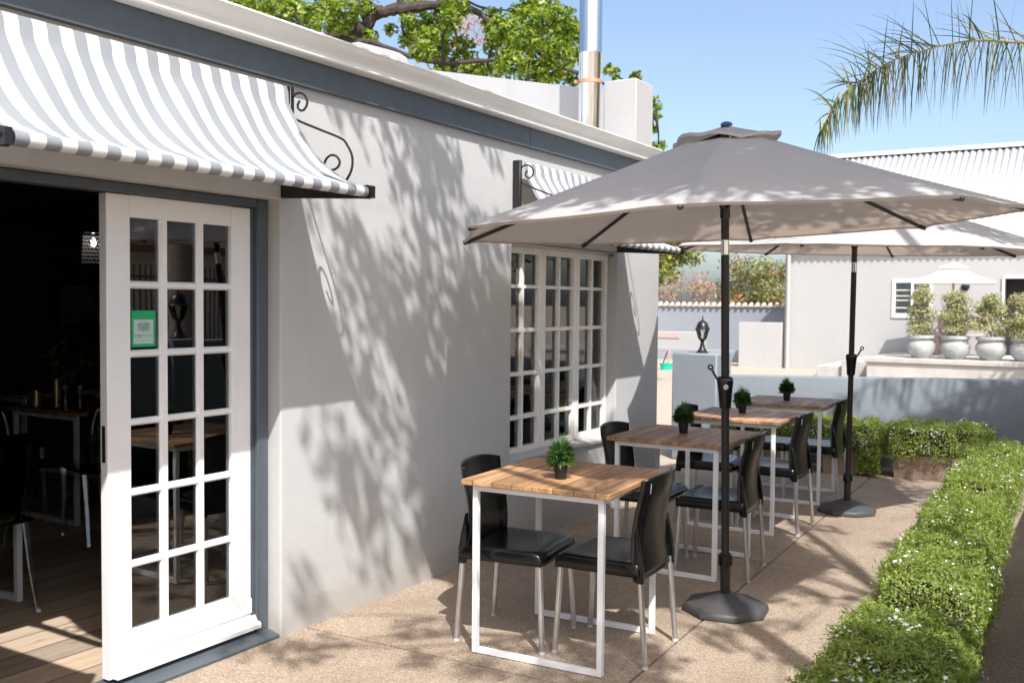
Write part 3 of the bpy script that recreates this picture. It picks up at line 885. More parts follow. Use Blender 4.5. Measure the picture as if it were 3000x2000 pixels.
# ================================================================== UMBRELLAS
def umbrella(label, bx, by, px, py, pz, Rr, ph, tx, ty, crank_az):
    t = thing('umbrella', label, 'umbrella', (bx, by, 0), 0, 'taupe market umbrellas over the tables')
    ax, ay = px - bx, py - by          # lean of the pole at eave height pz
    def pole(z): return Vector((ax * z / pz, ay * z / pz, z))
    # weighted base
    g = G()
    rr = [(0.213, 0.0), (0.214, 0.012), (0.209, 0.030), (0.198, 0.040), (0.12, 0.062), (0.06, 0.085), (0.034, 0.094), (0.030, 0.098)]
    g.lathe([(0, 0)] + rr + [(0, 0.098)], 8, a0=R(22.5 + 8))
    bmesh.ops.bevel(g.bm, geom=[e for e in g.bm.edges if e.calc_length() > 0.04], offset=0.006, segments=2, affect='EDGES', profile=0.5)
    g.obj('base', M['resin'], t)
    g = G(); g.tube([pole(0.09), pole(0.245)], 0.0245, 20)
    bt = g.obj('base_tube', M['pole'], t)
    g = G(); g.tube([pole(0.225), pole(0.232), pole(0.284), pole(0.29)], [0.027, 0.031, 0.031, 0.025], 20)
    for k in range(14):
        a = 2 * PI * k / 14; q = pole(0.258)
        g.box(-0.002, 0.002, -0.002, 0.002, -0.022, 0.022, 0, Matrix.Translation((q.x + 0.031 * math.cos(a), q.y + 0.031 * math.sin(a), q.z)) @ Matrix.Rotation(a, 4, 'Z'))
    g.obj('collar', M['plastic'], bt)
    g = G(); g.tube([pole(0.26), pole(1.03)], 0.0190, 20); g.tube([pole(1.12), pole(1.732)], 0.0190, 20)
    g.obj('lower_pole', M['pole'], t)
    g = G(); g.tube([pole(1.735), pole(1.800)], 0.0192, 24)
    g.obj('tilt_joint', M['chrome'], t)
    g = G(); g.tube([pole(1.803), pole(2.32)], 0.0188, 20)
    g.obj('upper_pole', M['pole'], t)
    # crank housing
    g = G()
    ca = crank_az
    q = pole(1.09)
    n = 10
    rings = []
    for (z, w_, d_) in ((1.008, 0.026, 0.024), (1.02, 0.028, 0.026), (1.10, 0.034, 0.031), (1.135, 0.0385, 0.036), (1.150, 0.038, 0.035), (1.160, 0.030, 0.028)):
        ring = []
        for k in range(16):
            a = 2 * PI * k / 16
            cx = math.copysign(abs(math.cos(a)) ** 0.55, math.cos(a)) * w_; cy = math.copysign(abs(math.sin(a)) ** 0.55, math.sin(a)) * d_
            x_ = cx * math.cos(ca) - cy * math.sin(ca); y_ = cx * math.sin(ca) + cy * math.cos(ca)
            p = pole(z); ring.append(g.bm.verts.new((p.x + x_, p.y + y_, z)))
        rings.append(ring)
    for a_, b_ in zip(rings[:-1], rings[1:]):
        for k in range(16): g.bm.faces.new((a_[k], a_[(k + 1) % 16], b_[(k + 1) % 16], b_[k]))
    g.bm.faces.new(rings[0][::-1]); g.bm.faces.new(rings[-1])
    hs = g.obj('crank_housing', M['plastic'], t)
    g = G(); d = Vector((-math.cos(ca), -math.sin(ca), 0)); p = pole(1.14)
    s0 = p + d * 0.034; g.tube([s0, s0 + d * 0.012 + Vector((0, 0, 0.02)), s0 + d * 0.030 + Vector((0, 0, 0.052))], 0.0055, 8)
    e = s0 + d * 0.036 + Vector((0, 0, 0.062)); u = Vector((0, 0, 1)); side = d
    g.tube([e + (side * math.cos(2 * PI * k / 14) + u * math.sin(2 * PI * k / 14)) * 0.010 for k in range(15)], 0.0042, 8, cap=False)
    g.obj('crank_handle', M['plastic'], hs)
    if label.startswith('nearest'):
        # round white sticker with a red ring
        nrm = Vector((0.62, -0.78, 0)).normalized(); up = Vector((0, 0, 1)); sd = up.cross(nrm)
        cpt = pole(1.112) + nrm * 0.0385 - sd * 0.010
        g = G(); g.bm.faces.new([g.bm.verts.new(cpt + (sd * math.cos(2 * PI * k / 20) + up * math.sin(2 * PI * k / 20)) * 0.0125) for k in range(20)])
        sk = g.obj('round_sticker', M['whitev'], hs, smooth=False)
        g = G()
        for r0, r1 in ((0.0092, 0.0110), ):
            A = [g.bm.verts.new(cpt + nrm * 0.0006 + (sd * math.cos(2 * PI * k / 20) + up * math.sin(2 * PI * k / 20)) * r0) for k in range(20)]
            B = [g.bm.verts.new(cpt + nrm * 0.0006 + (sd * math.cos(2 * PI * k / 20) + up * math.sin(2 * PI * k / 20)) * r1) for k in range(20)]
            for k in range(20): g.bm.faces.new((A[k], A[(k + 1) % 20], B[(k + 1) % 20], B[k]))
        for zz in (-0.003, 0.0, 0.003):
            c0 = cpt + nrm * 0.0006 + up * zz; g.bm.faces.new([g.bm.verts.new(c0 + sd * a_ + up * b_) for a_, b_ in ((-0.006, -0.0008), (0.006, -0.0008), (0.006, 0.0008), (-0.006, 0.0008))])
        g.obj('sticker_print', M['red'], sk if False else hs, smooth=False)
    # canopy in the local frame of the base
    apex_z = pz + 0.452
    def rim(k, f=1.0):
        a = ph + k * PI / 4
        X, Y = Rr * math.cos(a), Rr * math.sin(a)
        return Vector((ax + X, ay + Y, pz + tx * X + ty * Y))
    top = Vector((ax * 1.05, ay * 1.05, apex_z))
    g = G(); bm = g.bm
    NR, NA = 12, 8
    fr = [0.17] + [0.17 + 0.83 * i / NR for i in range(1, NR + 1)]
    ringsV = []
    for f in fr:
        ring = []
        for k in range(8):
            A, B = rim(k), rim(k + 1)
            for s in range(NA):
                u = s / NA
                e = A.lerp(B, u)
                p = top.lerp(e, f)
                sag = 4 * u * (1 - u)
                p.z -= 0.013 * sag * f * (1 - 0.55 * f)                       # panels sag between ribs
                inward = (Vector((ax, ay, p.z)) - p); 
                p += inward * (0.012 * sag * max(0, (f - 0.75) / 0.25) ** 2)   # hem curves inward
                p.z -= 0.012 * math.sin(f * PI)
                if s == 0 and f > 0.97: p += (e - top).normalized() * 0.012; p.z -= 0.004
                ring.append(bm.verts.new(p))
        ringsV.append(ring)
    n = len(ringsV[0])
    for a_, b_ in zip(ringsV[:-1], ringsV[1:]):
        for k in range(n): bm.faces.new((a_[k], a_[(k + 1) % n], b_[(k + 1) % n], b_[k]))
    # hem turned under
    hem = [bm.verts.new(v.co + Vector((0, 0, -0.010)) + (Vector((ax, ay, v.co.z)) - v.co).normalized() * 0.012) for v in ringsV[-1]]
    for k in range(n): bm.faces.new((ringsV[-1][k], ringsV[-1][(k + 1) % n], hem[(k + 1) % n], hem[k]))
    # seam creases along ribs stay sharp
    cv = g.obj('canopy', M['umb'], t, ang=9)
    # vent cap
    g = G(); bm = g.bm; rv = []
    for f, dz in ((0.0, -0.004), (0.06, -0.002), (0.12, 0.0), (0.17, 0.010), (0.19, 0.016)):
        ring = []
        for k in range(32):
            a = ph + 2 * PI * k / 32
            corner = abs(math.cos(4 * (a - ph)))
            e = rim(k / 4.0)
            rr2 = f * (1 - 0.06 * (1 - corner))
            p = top.lerp(Vector((ax + Rr * math.cos(a), ay + Rr * math.sin(a), e.z)), rr2)
            p.z += dz + 0.008 + (0.016 * (corner - 0.5) + 0.012 * math.sin(3 * a + 1)) * (f / 0.19) ** 2
            ring.append(bm.verts.new(p))
        rv.append(ring)
    for a_, b_ in zip(rv[:-1], rv[1:]):
        for k in range(32): bm.faces.new((a_[k], a_[(k + 1) % 32], b_[(k + 1) % 32], b_[k]))
    hem = [bm.verts.new(v.co + Vector((0, 0, -0.015))) for v in rv[-1]]
    for k in range(32): bm.faces.new((rv[-1][k], rv[-1][(k + 1) % 32], hem[(k + 1) % 32], hem[k]))
    bmesh.ops.remove_doubles(bm, verts=rv[0], dist=0.001)
    vc = g.obj('vent', M['umb'], cv, ang=50)
    g = G(); g.lathe([(0.0, 0.014), (0.016, 0.011), (0.026, 0.004), (0.028, -0.004), (0, -0.004)], 20, (top.x, top.y, top.z + 0.008))
    g.obj('finial', M['blue'], t)
    # hub, runner, ribs with struts
    g = G(); g.tube([pole(1.90), pole(1.945), pole(1.952), pole(1.965), pole(1.985), pole(1.992), pole(2.012)], [0.0235, 0.0235, 0.026, 0.031, 0.036, 0.052, 0.056], 20)
    g.obj('hub', M['plastic'], t)
    for k in range(8):
        e = rim(k); a = top.lerp(e, 0.02); a.z -= 0.05
        q1 = top.lerp(e, 0.975) - Vector((0, 0, 0.020)); q0 = top.lerp(e, 0.03) - Vector((0, 0, 0.03)); qm = top.lerp(e, 0.5) - Vector((0, 0, 0.031))
        g = G(); g.tube([q0, qm, q1], [0.009, 0.0105, 0.0095], 8)
        g.tube([q1, top.lerp(e, 1.0) - Vector((0, 0, 0.016))], 0.012, 8)
        rb = g.obj('rib', M['pole'], t)
        g = G(); h0 = pole(2.0) + (e - pole(e.z)).normalized() * 0.046; h0.z = 2.0
        g.tube([h0, top.lerp(e, 0.50) - Vector((0, 0, 0.042))], 0.0062, 8)
        g.obj('strut', M['pole'], rb)
    return t
umbrella('nearest taupe market umbrella with an octagonal canopy, beside the first table', 1.538, 4.675, 1.575, 4.47, 1.870, 1.300, -1.347, 0.037, 0.026, R(15))
umbrella('farther taupe market umbrella behind the first one, its pole in front of the slate wall', 1.490, 7.42, 1.576, 7.09, 1.886, 1.290, -1.577, -0.025, 0.018, R(190))

# ================================================================== HEDGES IN TROUGHS
def hedge_cloud(L, W, H, n, lz=0.0, seed=0):
    """points on a rounded box L x W x H (centre bottom origin) with normals"""
    rs = np.random.default_rng(seed)
    hx, hy = L / 2, W / 2
    P = []; N = []
    at = L * W; as_ = 2 * H * (L + W); tot = at + as_
    k = int(n * at / tot * 1.35); x = rs.uniform(-hx, hx, k); y = rs.uniform(-hy, hy, k)
    P.append(np.stack([x, y, np.full(k, H)], 1)); N.append(np.tile([0, 0, 1.0], (k, 1)))
    for s in (-1, 1):
        k = int(n * H * L / tot); x = rs.uniform(-hx, hx, k); z = rs.uniform(0, H, k)
        P.append(np.stack([x, np.full(k, s * hy), z], 1)); N.append(np.tile([0, s, 0.35], (k, 1)))
        k = int(n * H * W / tot); y = rs.uniform(-hy, hy, k); z = rs.uniform(0, H, k)
        P.append(np.stack([np.full(k, s * hx), y, z], 1)); N.append(np.tile([s, 0, 0.35], (k, 1)))
    P = np.concatenate(P); N = np.concatenate(N)
    # round the box: pull corners in
    c = np.array([0, 0, H * 0.45]); q = (P - c) / np.array([hx, hy, H * 0.55])
    l8 = (np.abs(q) ** 7).sum(1) ** (1 / 7.0); l2 = np.linalg.norm(q, axis=1)
    q = q / np.maximum(l8, 1e-6)[:, None] * np.minimum(1.0, l8)[:, None]
    P2 = c + q * np.array([hx, hy, H * 0.55]); P2[:, 2] = np.where(P[:, 2] < H * 0.45, P[:, 2], P2[:, 2])
    ph = rs.uniform(0, 6, 6)
    bumpv = 0.014 * np.sin(P2[:, 0] * 11 + ph[0]) * np.cos(P2[:, 1] * 13 + ph[1]) + 0.014 * np.sin(P2[:, 0] * 27 + ph[2] + P2[:, 2] * 20) + 0.010 * np.sin(P2[:, 1] * 33 + ph[3] + P2[:, 2] * 30)
    Nn = N / np.linalg.norm(N, axis=1, keepdims=True)
    P2 = P2 + Nn * (bumpv + rs.normal(0, 0.009, len(P2)) - np.abs(rs.normal(0, 0.010, len(P2))))[:, None]
    return P2, Nn

def hedge(label, cx, cy, z0, L, W, H, rz, nleaf, nflow, lsize, seed, trough=None, group='clipped flowering hedges', flow_front=False):
    t = thing('hedge', label, 'hedge', (cx, cy, z0), rz, group)
    P, N = hedge_cloud(L, W, H, nleaf, seed=seed)
    V, F = leaf_quads(P, N * 1.0 + np.array([0, 0, 0.45]), lsize, 0.38, 0.55)
    # upright shoots
    k = nleaf // 5
    idx = RNG.integers(0, len(P), k); Q = P[idx] + N[idx] * RNG.uniform(0.0, 0.03, (k, 1))
    nn = RNG.normal(0, 1, (k, 3)); nn[:, 2] *= 0.2
    V2, F2 = leaf_quads(Q, nn, lsize * 1.15, 0.28, 0.2)
    npmesh('foliage', np.concatenate([V, V2]), np.concatenate([F, F2 + len(V)]), M['hedge'], t)
    g = G(); g.box(-L / 2 + 0.045, L / 2 - 0.045, -W / 2 + 0.045, W / 2 - 0.045, 0.02, H - 0.045, 0.03)
    g.obj('branches', M['twig'], t)
    # small five petalled flowers
    P, N = hedge_cloud(L, W, H, max(nflow * 5, 60), seed=seed + 50)
    ctr = P[RNG.permutation(len(P))[:max(6, nflow // 9)]]
    dd = np.min(np.linalg.norm(P[:, None, :] - ctr[None], axis=2), axis=1) + RNG.exponential(0.035, len(P))
    cl = np.argsort(dd)[:nflow]
    Vs = []; Fs = []
    for i in cl:
        p = Vector(P[i]) + Vector(N[i]) * 0.020; nrm = (Vector(N[i]) + Vector(RNG.normal(0, 0.45, 3)) + Vector((0, 0, 0.4))).normalized()
        a = nrm.orthogonal().normalized(); b_ = nrm.cross(a); n0 = len(Vs); r = random.uniform(0.0065, 0.0105)
        for q in range(10):
            rr_ = r if q % 2 == 0 else r * 0.45
            an = 2 * PI * q / 10 + i; Vs.append(tuple(p + (a * math.cos(an) + b_ * math.sin(an)) * rr_))
        Fs.append(list(range(n0, n0 + 10)))
    fo = npmesh('flowers', Vs, Fs, M['petal'], t); fo['kind'] = 'stuff'
    return t

def trough(label, cx, cy, L, W, H, rz, mat, group):
    t = thing('planter_trough', label, 'planter', (cx, cy, 0), rz, group)
    g = G()
    a, b_ = L / 2, W / 2; w_ = 0.03
    # tapered sides
    def ring(f, z, ins=0): return [(-a * f + ins, -b_ * f + ins, z), (a * f - ins, -b_ * f + ins, z), (a * f - ins, b_ * f - ins, z), (-a * f + ins, b_ * f - ins, z)]
    rings = [ring(0.93, 0.0), ring(0.985, H - 0.03), ring(1.0, H - 0.028), ring(1.0, H), ring(1.0, H, w_), ring(0.97, H - 0.05, w_)]
    Vv = [[g.bm.verts.new(p) for p in r_] for r_ in rings]
    for A, B in zip(Vv[:-1], Vv[1:]):
        for k in range(4): g.bm.faces.new((A[k], A[(k + 1) % 4], B[(k + 1) % 4], B[k]))
    g.bm.faces.new(Vv[0][::-1]); 
    bmesh.ops.bevel(g.bm, geom=[e for e in g.bm.edges], offset=0.004, segments=1, affect='EDGES', profile=0.5)
    g.obj('box', mat, t)
    g = G(); g.box(-a + w_, a - w_, -b_ + w_, b_ - w_, H - 0.07, H - 0.045)
    g.obj('soil', M['soil'], t)
    return t

SR = R(2.2)
side = [(2.60, 2.95, 1.50, 'nearest clipped hedge mound of the right hand row, half in shadow with white flowers'),
        (2.525, 4.57, 1.06, 'second hedge mound of the right hand row, behind the nearest one'),
        (2.47, 5.75, 0.92, 'third hedge mound of the right hand row, between the second and fourth'),
        (2.42, 7.00, 1.10, 'fourth hedge mound of the right hand row, crossed by a dark shadow band'),
        (2.365, 8.20, 0.85, 'farthest hedge mound of the right hand row, at the corner by the slate wall')]
SL = ['grey concrete trough under the nearest hedge mound', 'grey concrete trough under the second hedge mound', 'grey concrete trough under the third hedge mound', 'grey concrete trough under the fourth hedge mound', 'grey concrete trough under the corner hedge mound']
for k, (x, y, L, lb) in enumerate(side):
    trough(SL[k], x, y, L * 0.94, 0.36, 0.22, R(90) + SR, M['trough2'], 'concrete troughs under the hedges')
    hedge(lb, x, y, 0.17, L - 0.03, 0.385, 0.285, R(90) + SR, [40000, 26000, 18000, 16000, 10000][k], [420, 260, 150, 240, 90][k], [0.017, 0.017, 0.018, 0.020, 0.022][k], 20 + k)
BR2 = R(9.4)
back = [(0.32, 9.10, 0.85, 'back hedge length behind the farthest tables, left of the far umbrella pole', 'brown concrete trough under the back hedge behind the chairs'),
        (1.02, 9.215, 0.50, 'middle back hedge length behind the far umbrella pole, thick with white flowers', 'short brown concrete trough behind the far umbrella pole'),
        (1.82, 9.345, 0.86, 'right back hedge length along the slate wall, right of the far umbrella pole', 'brown concrete trough under the back hedge right of the far umbrella pole')]
for k, (x, y, L, lb, lt) in enumerate(back):
    trough(lt, x, y, L - 0.10 if k != 1 else 0.30, 0.34, 0.22, BR2, M['trough'], 'brown troughs along the slate wall')
    hedge(lb, x, y, 0.17, L + (0.02 if k != 1 else 0.22), 0.46, 0.30, BR2, [11000, 10000, 11000][k], [300, 420, 330][k], 0.024, 60 + k)
# trailing plant in the gap between the troughs
P = np.stack([RNG.uniform(1.19, 1.39, 900), RNG.uniform(9.02, 9.10, 900), RNG.uniform(0.03, 0.25, 900)], 1)
V, F = leaf_quads(P, np.tile([0, -1.0, 0.4], (900, 1)), 0.03, 0.7, 0.8)
tr_ = npmesh('trailing_plant', V, F, M['hedge'])
tag(tr_, 'trailing plant spilling through the gap between the brown troughs', 'plant')

# ================================================================== TERRACE WALL + PILLAR + LANTERNS
tw = thing('terrace_wall', 'low slate grey plastered wall behind the back hedge', 'wall')
def wall_seg(x0, y0, x1, y1, h0, h1, th, mat, parent, name):
    d = Vector((x1 - x0, y1 - y0, 0)); L = d.length; d.normalize(); nrm = Vector((-d.y, d.x, 0)) * th
    A = [(x0, y0), (x1, y1), (x1 + nrm.x, y1 + nrm.y), (x0 + nrm.x, y0 + nrm.y)]
    g = G(); bm = g.bm
    H = [h0, h1, h1, h0]
    b_ = [bm.verts.new((x, y, -0.03)) for x, y in A]; t_ = [bm.verts.new((x, y, h)) for (x, y), h in zip(A, H)]
    for k in range(4): bm.faces.new((b_[k], b_[(k + 1) % 4], t_[(k + 1) % 4], t_[k]))
    bm.faces.new(t_); bm.faces.new(b_[::-1])
    bmesh.ops.bevel(bm, geom=list(bm.edges), offset=0.012, segments=2, affect='EDGES', profile=0.5)
    return g.obj(name, mat, parent)
wall_seg(-0.14, 9.36, 3.55, 10.20, 0.805, 0.862, 0.20, M['terrace'], tw, 'wall')
g = G(); g.box(-0.61, -0.15, 9.18, 9.60, -0.03, 1.022, 0.014)
tag(g.obj('pillar', M['terrace']), 'slate grey plastered pillar at the left end of the terrace wall', 'pillar')
LY = 5.61
rw = thing('side_wall', 'low slate grey wall along the outer side of the terrace', 'wall')
wall_seg(3.24, 1.4, 3.20, 10.05, 1.16, 1.16, -0.20, M['terrace'], rw, 'wall')
g = G(); g.box(3.17, 3.47, LY - 0.17, LY + 0.17, -0.03, 1.175, 0.014)
tag(g.obj('pillar', M['terrace']), 'slate grey pillar set in the side wall under the reflected lantern', 'pillar')

def lantern(label, x, y, z, s=1.0, rz=0.3):
    t = thing('lantern', label, 'lantern', (x, y, z), rz, 'black post lanterns on pillars')
    t.scale = (s, s, s)
    g = G(); g.lathe([(0.0, 0), (0.066, 0), (0.066, 0.006), (0.052, 0.014), (0.030, 0.045), (0.020, 0.085), (0.017, 0.112), (0.024, 0.118), (0.024, 0.126), (0.036, 0.132), (0.038, 0.140), (0, 0.140)], 16)
    g.obj('stem', M['black'], t)
    g = G(); g.lathe([(0.036, 0.141), (0.062, 0.232), (0.060, 0.232), (0.034, 0.141)], 6)
    g.obj('glazing', M['lglass'], t, smooth=False)
    g = G()
    for k in range(6):
        a = 2 * PI * k / 6; g.tube([(0.037 * math.cos(a), 0.037 * math.sin(a), 0.139), (0.064 * math.cos(a), 0.064 * math.sin(a), 0.234)], 0.0032, 6)
    g.obj('cage', M['black'], t)
    g = G(); g.lathe([(0.0, 0.228), (0.074, 0.230), (0.078, 0.234), (0.074, 0.240), (0.064, 0.246), (0.058, 0.272), (0.044, 0.298), (0.022, 0.316), (0.010, 0.322), (0.006, 0.334), (0.010, 0.340), (0.006, 0.348), (0.0025, 0.366), (0, 0.367)], 12)
    g.obj('cap', M['black'], t)
    g = G(); g.lathe([(0.012, 0.141), (0.012, 0.165), (0.020, 0.178), (0.020, 0.205), (0.0, 0.214)], 12)
    g.obj('bulb', M['lglass'], t)
    return t
lantern('black lantern standing on the slate pillar at the end of the terrace wall', -0.352, 9.32, 1.022)
lantern('black lantern on the side wall pillar, reflected in the door glass', 3.30, LY, 1.175, 1.2)

# ================================================================== BACKGROUND BUILDING
far = thing('white_building', 'white building with a corrugated roof beyond the terrace wall', 'building')
BYF = 24.0
g = G()
def far_wall():
    xs = [-3.8, -1.30, -0.50, 0.985, 2.0, 9.0]; zs = [-0.25, 0.36, 1.285, 2.09, 2.115, 3.0]
    for i in range(5):
        for k in range(5):
            x = (xs[i] + xs[i + 1]) / 2; z = (zs[k] + zs[k + 1]) / 2
            if i == 1 and 1.285 < z < 2.09: continue
            if i == 3 and 0.36 < z < 2.115: continue
            g.poly([(xs[i], BYF, zs[k]), (xs[i + 1], BYF, zs[k]), (xs[i + 1], BYF, zs[k + 1]), (xs[i], BYF, zs[k + 1])])
far_wall()
bmesh.ops.remove_doubles(g.bm, verts=g.bm.verts, dist=0.001)
r = bmesh.ops.extrude_face_region(g.bm, geom=list(g.bm.faces)); bmesh.ops.translate(g.bm, vec=(0, 0.3, 0), verts=[v for v in r['geom'] if isinstance(v, bmesh.types.BMVert)])
g.obj('front_wall', M['wall_far'], far, smooth=False)
g = G(); g.box(-3.8, -3.5, BYF + 0.3, 30, -0.25, 3.0); g.box(8.7, 9, BYF + 0.3, 30, -0.25, 3.0); g.box(-3.5, 8.7, 29.7, 30, -0.25, 3.0); g.box(-3.5, 8.7, 24.32, 29.7, 2.9, 2.98)
g.obj('side_wall', M['wall_far'], far, smooth=False)
# corrugated roof sheets
nx = 860; P = []
for j in range(2):
    row = []
    for i in range(nx + 1):
        x = -3.95 + (9.2 + 3.95) * i / nx
        row.append((x, 23.75 + 3.6 * j, 2.98 + 2.48 * j + 0.028 * math.sin(i / nx * 13.15 / 0.152 * 2 * PI)))
    P.append(row)
g = G(); g.grid(P); g.grid([[(p[0], 30.9 - (p[1] - 23.75) * 0.99, p[2]) for p in row] for row in P][::-1])
rf = g.obj('roof', M['roofw'], far)
rf.modifiers.new('thickness', 'SOLIDIFY').thickness = 0.01
g = G(); g.prism([(27.15, 5.40), (27.34, 5.53), (27.53, 5.40), (27.34, 5.50)], 'x', -3.95, 9.2)
g.obj('ridge_cap', M['roofw'], rf)
g = G(); g.tube([(-3.70, 23.93, -0.2), (-3.70, 23.93, 2.95)], 0.05, 12)
g.obj('downpipe', M['wall_far'], far)
# window
g = G()
g.box(-1.335, -1.262, 23.97, 24.03, 1.23, 2.10, 0.004); g.box(-0.538, -0.475, 23.97, 24.03, 1.23, 2.10, 0.004); g.box(-1.262, -0.538, 23.972, 24.028, 1.23, 1.335); g.box(-1.262, -0.538, 23.972, 24.028, 2.03, 2.10); g.box(-0.925, -0.875, 23.975, 24.02, 1.335, 2.03)
fw = g.obj('window', M['door'], far, smooth=False)
g = G()
for z in (1.45, 1.62, 1.72, 1.85): g.box(-1.262, -0.538, 24.04, 24.055, z, z + 0.02)
g.obj('burglar_bars', M['win'], fw, smooth=False)
g = G(); g.box(-1.29, -0.51, 24.06, 24.07, 1.29, 2.08)
g.obj('pane', M['glass'], fw, smooth=False)
g = G(); g.box(-1.29, -0.51, 24.072, 24.08, 1.29, 2.085)
g.obj('blind', M['whitev'], fw, smooth=False)
# doorway
g = G(); g.box(0.93, 0.985, 23.96, 24.1, 0.36, 2.15, 0.004); g.box(2.0, 2.06, 23.96, 24.1, 0.36, 2.15, 0.004); g.box(0.985, 2.0, 23.962, 24.1, 2.115, 2.15)
fd = g.obj('doorway', M['door'], far, smooth=False)
g = G(); g.box(0.99, 1.995, 24.24, 24.28, 0.36, 2.11)
g.obj('door_leaf', M['dark'], fd, smooth=False)
# round lamp on wall
g = G(); g.lathe([(0.0, 0.06), (0.05, 0.055), (0.085, 0.03), (0.09, 0.0), (0, 0)], 20)
for v in g.bm.verts: v.co = Vector((v.co.x + 0.20, 23.99 - v.co.z, v.co.y + 1.94))
g.obj('wall_lamp', M['black'], far)
# veranda plinth with step
ver = thing('veranda', 'cement veranda platform carrying the cement urns', 'platform')
g = G(); g.box(-1.22, 9.0, 20.95, 23.98, -0.1, 0.36); g.obj('plinth', M['plinth'], ver, smooth=False)
g = G(); g.box(-1.26, 9.0, 20.90, 23.985, 0.362, 0.452, 0.012); g.obj('slab_edge', M['plinth'], ver)
g = G(); g.box(-1.85, -1.23, 21.5, 23.97, -0.1, 0.34, 0.01); g.box(-2.4, -1.86, 21.6, 23.96, -0.1, 0.21, 0.01); g.obj('step', M['plinth'], ver)
# lower courtyard wall left of the building
g = G(); g.box(-4.90, -3.83, 23.9, 24.1, -0.25, 1.07, 0.01)
tag(g.obj('yard_wall', M['wall_far']), 'low white wall joining the left corner of the white building', 'wall')
# urns with variegated shrubs
def urn(x, rz, label, hh, ww, seed, s=1.0):
    t = thing('potted_shrub', label, 'plant', (x, 21.5, 0.453), rz, 'cement urns on the veranda')
    g = G(); g.lathe([(0, 0), (0.155, 0), (0.165, 0.015), (0.235, 0.10), (0.275, 0.20), (0.268, 0.29), (0.225, 0.355), (0.215, 0.372), (0.245, 0.385), (0.268, 0.41), (0.268, 0.455), (0.24, 0.465), (0.21, 0.44), (0.0, 0.42)], 32)
    for v in g.bm.verts: v.co.x *= s; v.co.y *= s
    g.obj('urn', M['urn'], t)
    g = G(); g.tube([(0, 0, 0.40), (0.02, 0.01, 0.75), (0.0, 0.0, 0.45 + hh * 0.8)], [0.028, 0.022, 0.01], 8)
    g.obj('trunk', M['bark'], t)
    rs = random.Random(seed)
    cl = []
    for i in range(30):
        f = rs.random(); z = 0.50 + f * (hh - 0.08)
        wr_ = ww * (0.55 + 0.45 * math.sin(min(1, f * 1.05 + 0.1) * PI) ** 0.7)
        a = rs.random() * 6.28; d = rs.random() ** 0.6 * wr_
        cl.append((d * math.cos(a), d * math.sin(a), z, rs.uniform(0.10, 0.19)))
    P, N = clump_points(cl, 8000, 0.6)
    V, F = leaf_quads(P, N, 0.055, 0.42, 0.8)
    npmesh('foliage', V, F, M['var'], t)
urn(-0.287, 0, 'leftmost cement urn with a slim variegated shrub on the veranda', 1.0, 0.20, 1)
urn(0.35, 1, 'second cement urn from the left with a bushy variegated shrub, below the parasol', 0.86, 0.26, 2, 1.02)
urn(0.995, 2, 'third cement urn from the left with a broad variegated shrub, beside the dark doorway', 0.82, 0.34, 3, 1.04)
urn(1.60, 3, 'fourth cement urn with a dark green shrub, in front of the dark doorway', 0.85, 0.34, 4, 1.03)
# bench behind the urns
bn = thing('bench', 'plain timber bench on the veranda behind the urns', 'bench', (0.28, 23.2, 0.453), 0)
g = G(); g.box(-0.55, 0.55, -0.22, 0.22, 0.40, 0.45, 0.008); g.obj('seat', M['brick'], bn)
g = G(); g.box(-0.55, 0.55, 0.2, 0.25, 0.55, 0.85, 0.008); g.obj('backrest', M['brick'], bn)
for sx in (-0.5, 0.5):
    g = G(); g.box(sx - 0.04, sx + 0.04, -0.2, 0.25, 0.0, 0.399, 0.006); g.obj('leg', M['brick'], bn)
    g = G(); g.box(sx - 0.03, sx + 0.03, 0.255, 0.30, 0.0, 0.84, 0.006); g.obj('post', M['brick'], bn)
# white parasol
pr = thing('parasol', 'white square parasol on a timber pole on the veranda', 'umbrella', (0.14, 22.6, 0.453), 0)
g = G(); g.tube([(0, 0, 0), (0, 0, 1.95)], 0.026, 12); g.obj('pole', M['stick'], pr)
def pyr(r, z0, z1, name, par, ph=PI / 4 + 0.12, sag=0.03, hem=0.03):
    g = G(); P = []
    for f in [0.001] + [i / 8 for i in range(1, 9)]:
        row = []
        for k in range(33):
            a = ph + 2 * PI * k / 32
            m_ = ((a - ph) % (PI / 2)) - PI / 4
            rr_ = r * math.cos(PI / 4) / math.cos(m_) * f
            z = z1 + (z0 - z1) * f - sag * math.sin(f * PI)
            row.append((rr_ * math.cos(a), rr_ * math.sin(a), z))
        P.append(row)
    P.append([(x, y, z - hem) for x, y, z in P[-1]])
    g.grid(P); return g.obj(name, M['parasol'], par, ang=25)
cp = pyr(1.12, 1.55, 1.93, 'canopy', pr); pyr(0.40, 1.86, 1.985, 'vent', cp, sag=0.01, hem=0.015)
g = G(); g.lathe([(0.02, 0), (0.02, 0.02), (0.008, 0.045), (0, 0.047)], 12, (0, 0, 1.985)); g.obj('finial', M['stick'], pr)
g = G(); g.lathe([(0, 0), (0.24, 0), (0.24, 0.03), (0.05, 0.06), (0.04, 0.2), (0, 0.2)], 16); g.obj('base', M['urn'], pr)

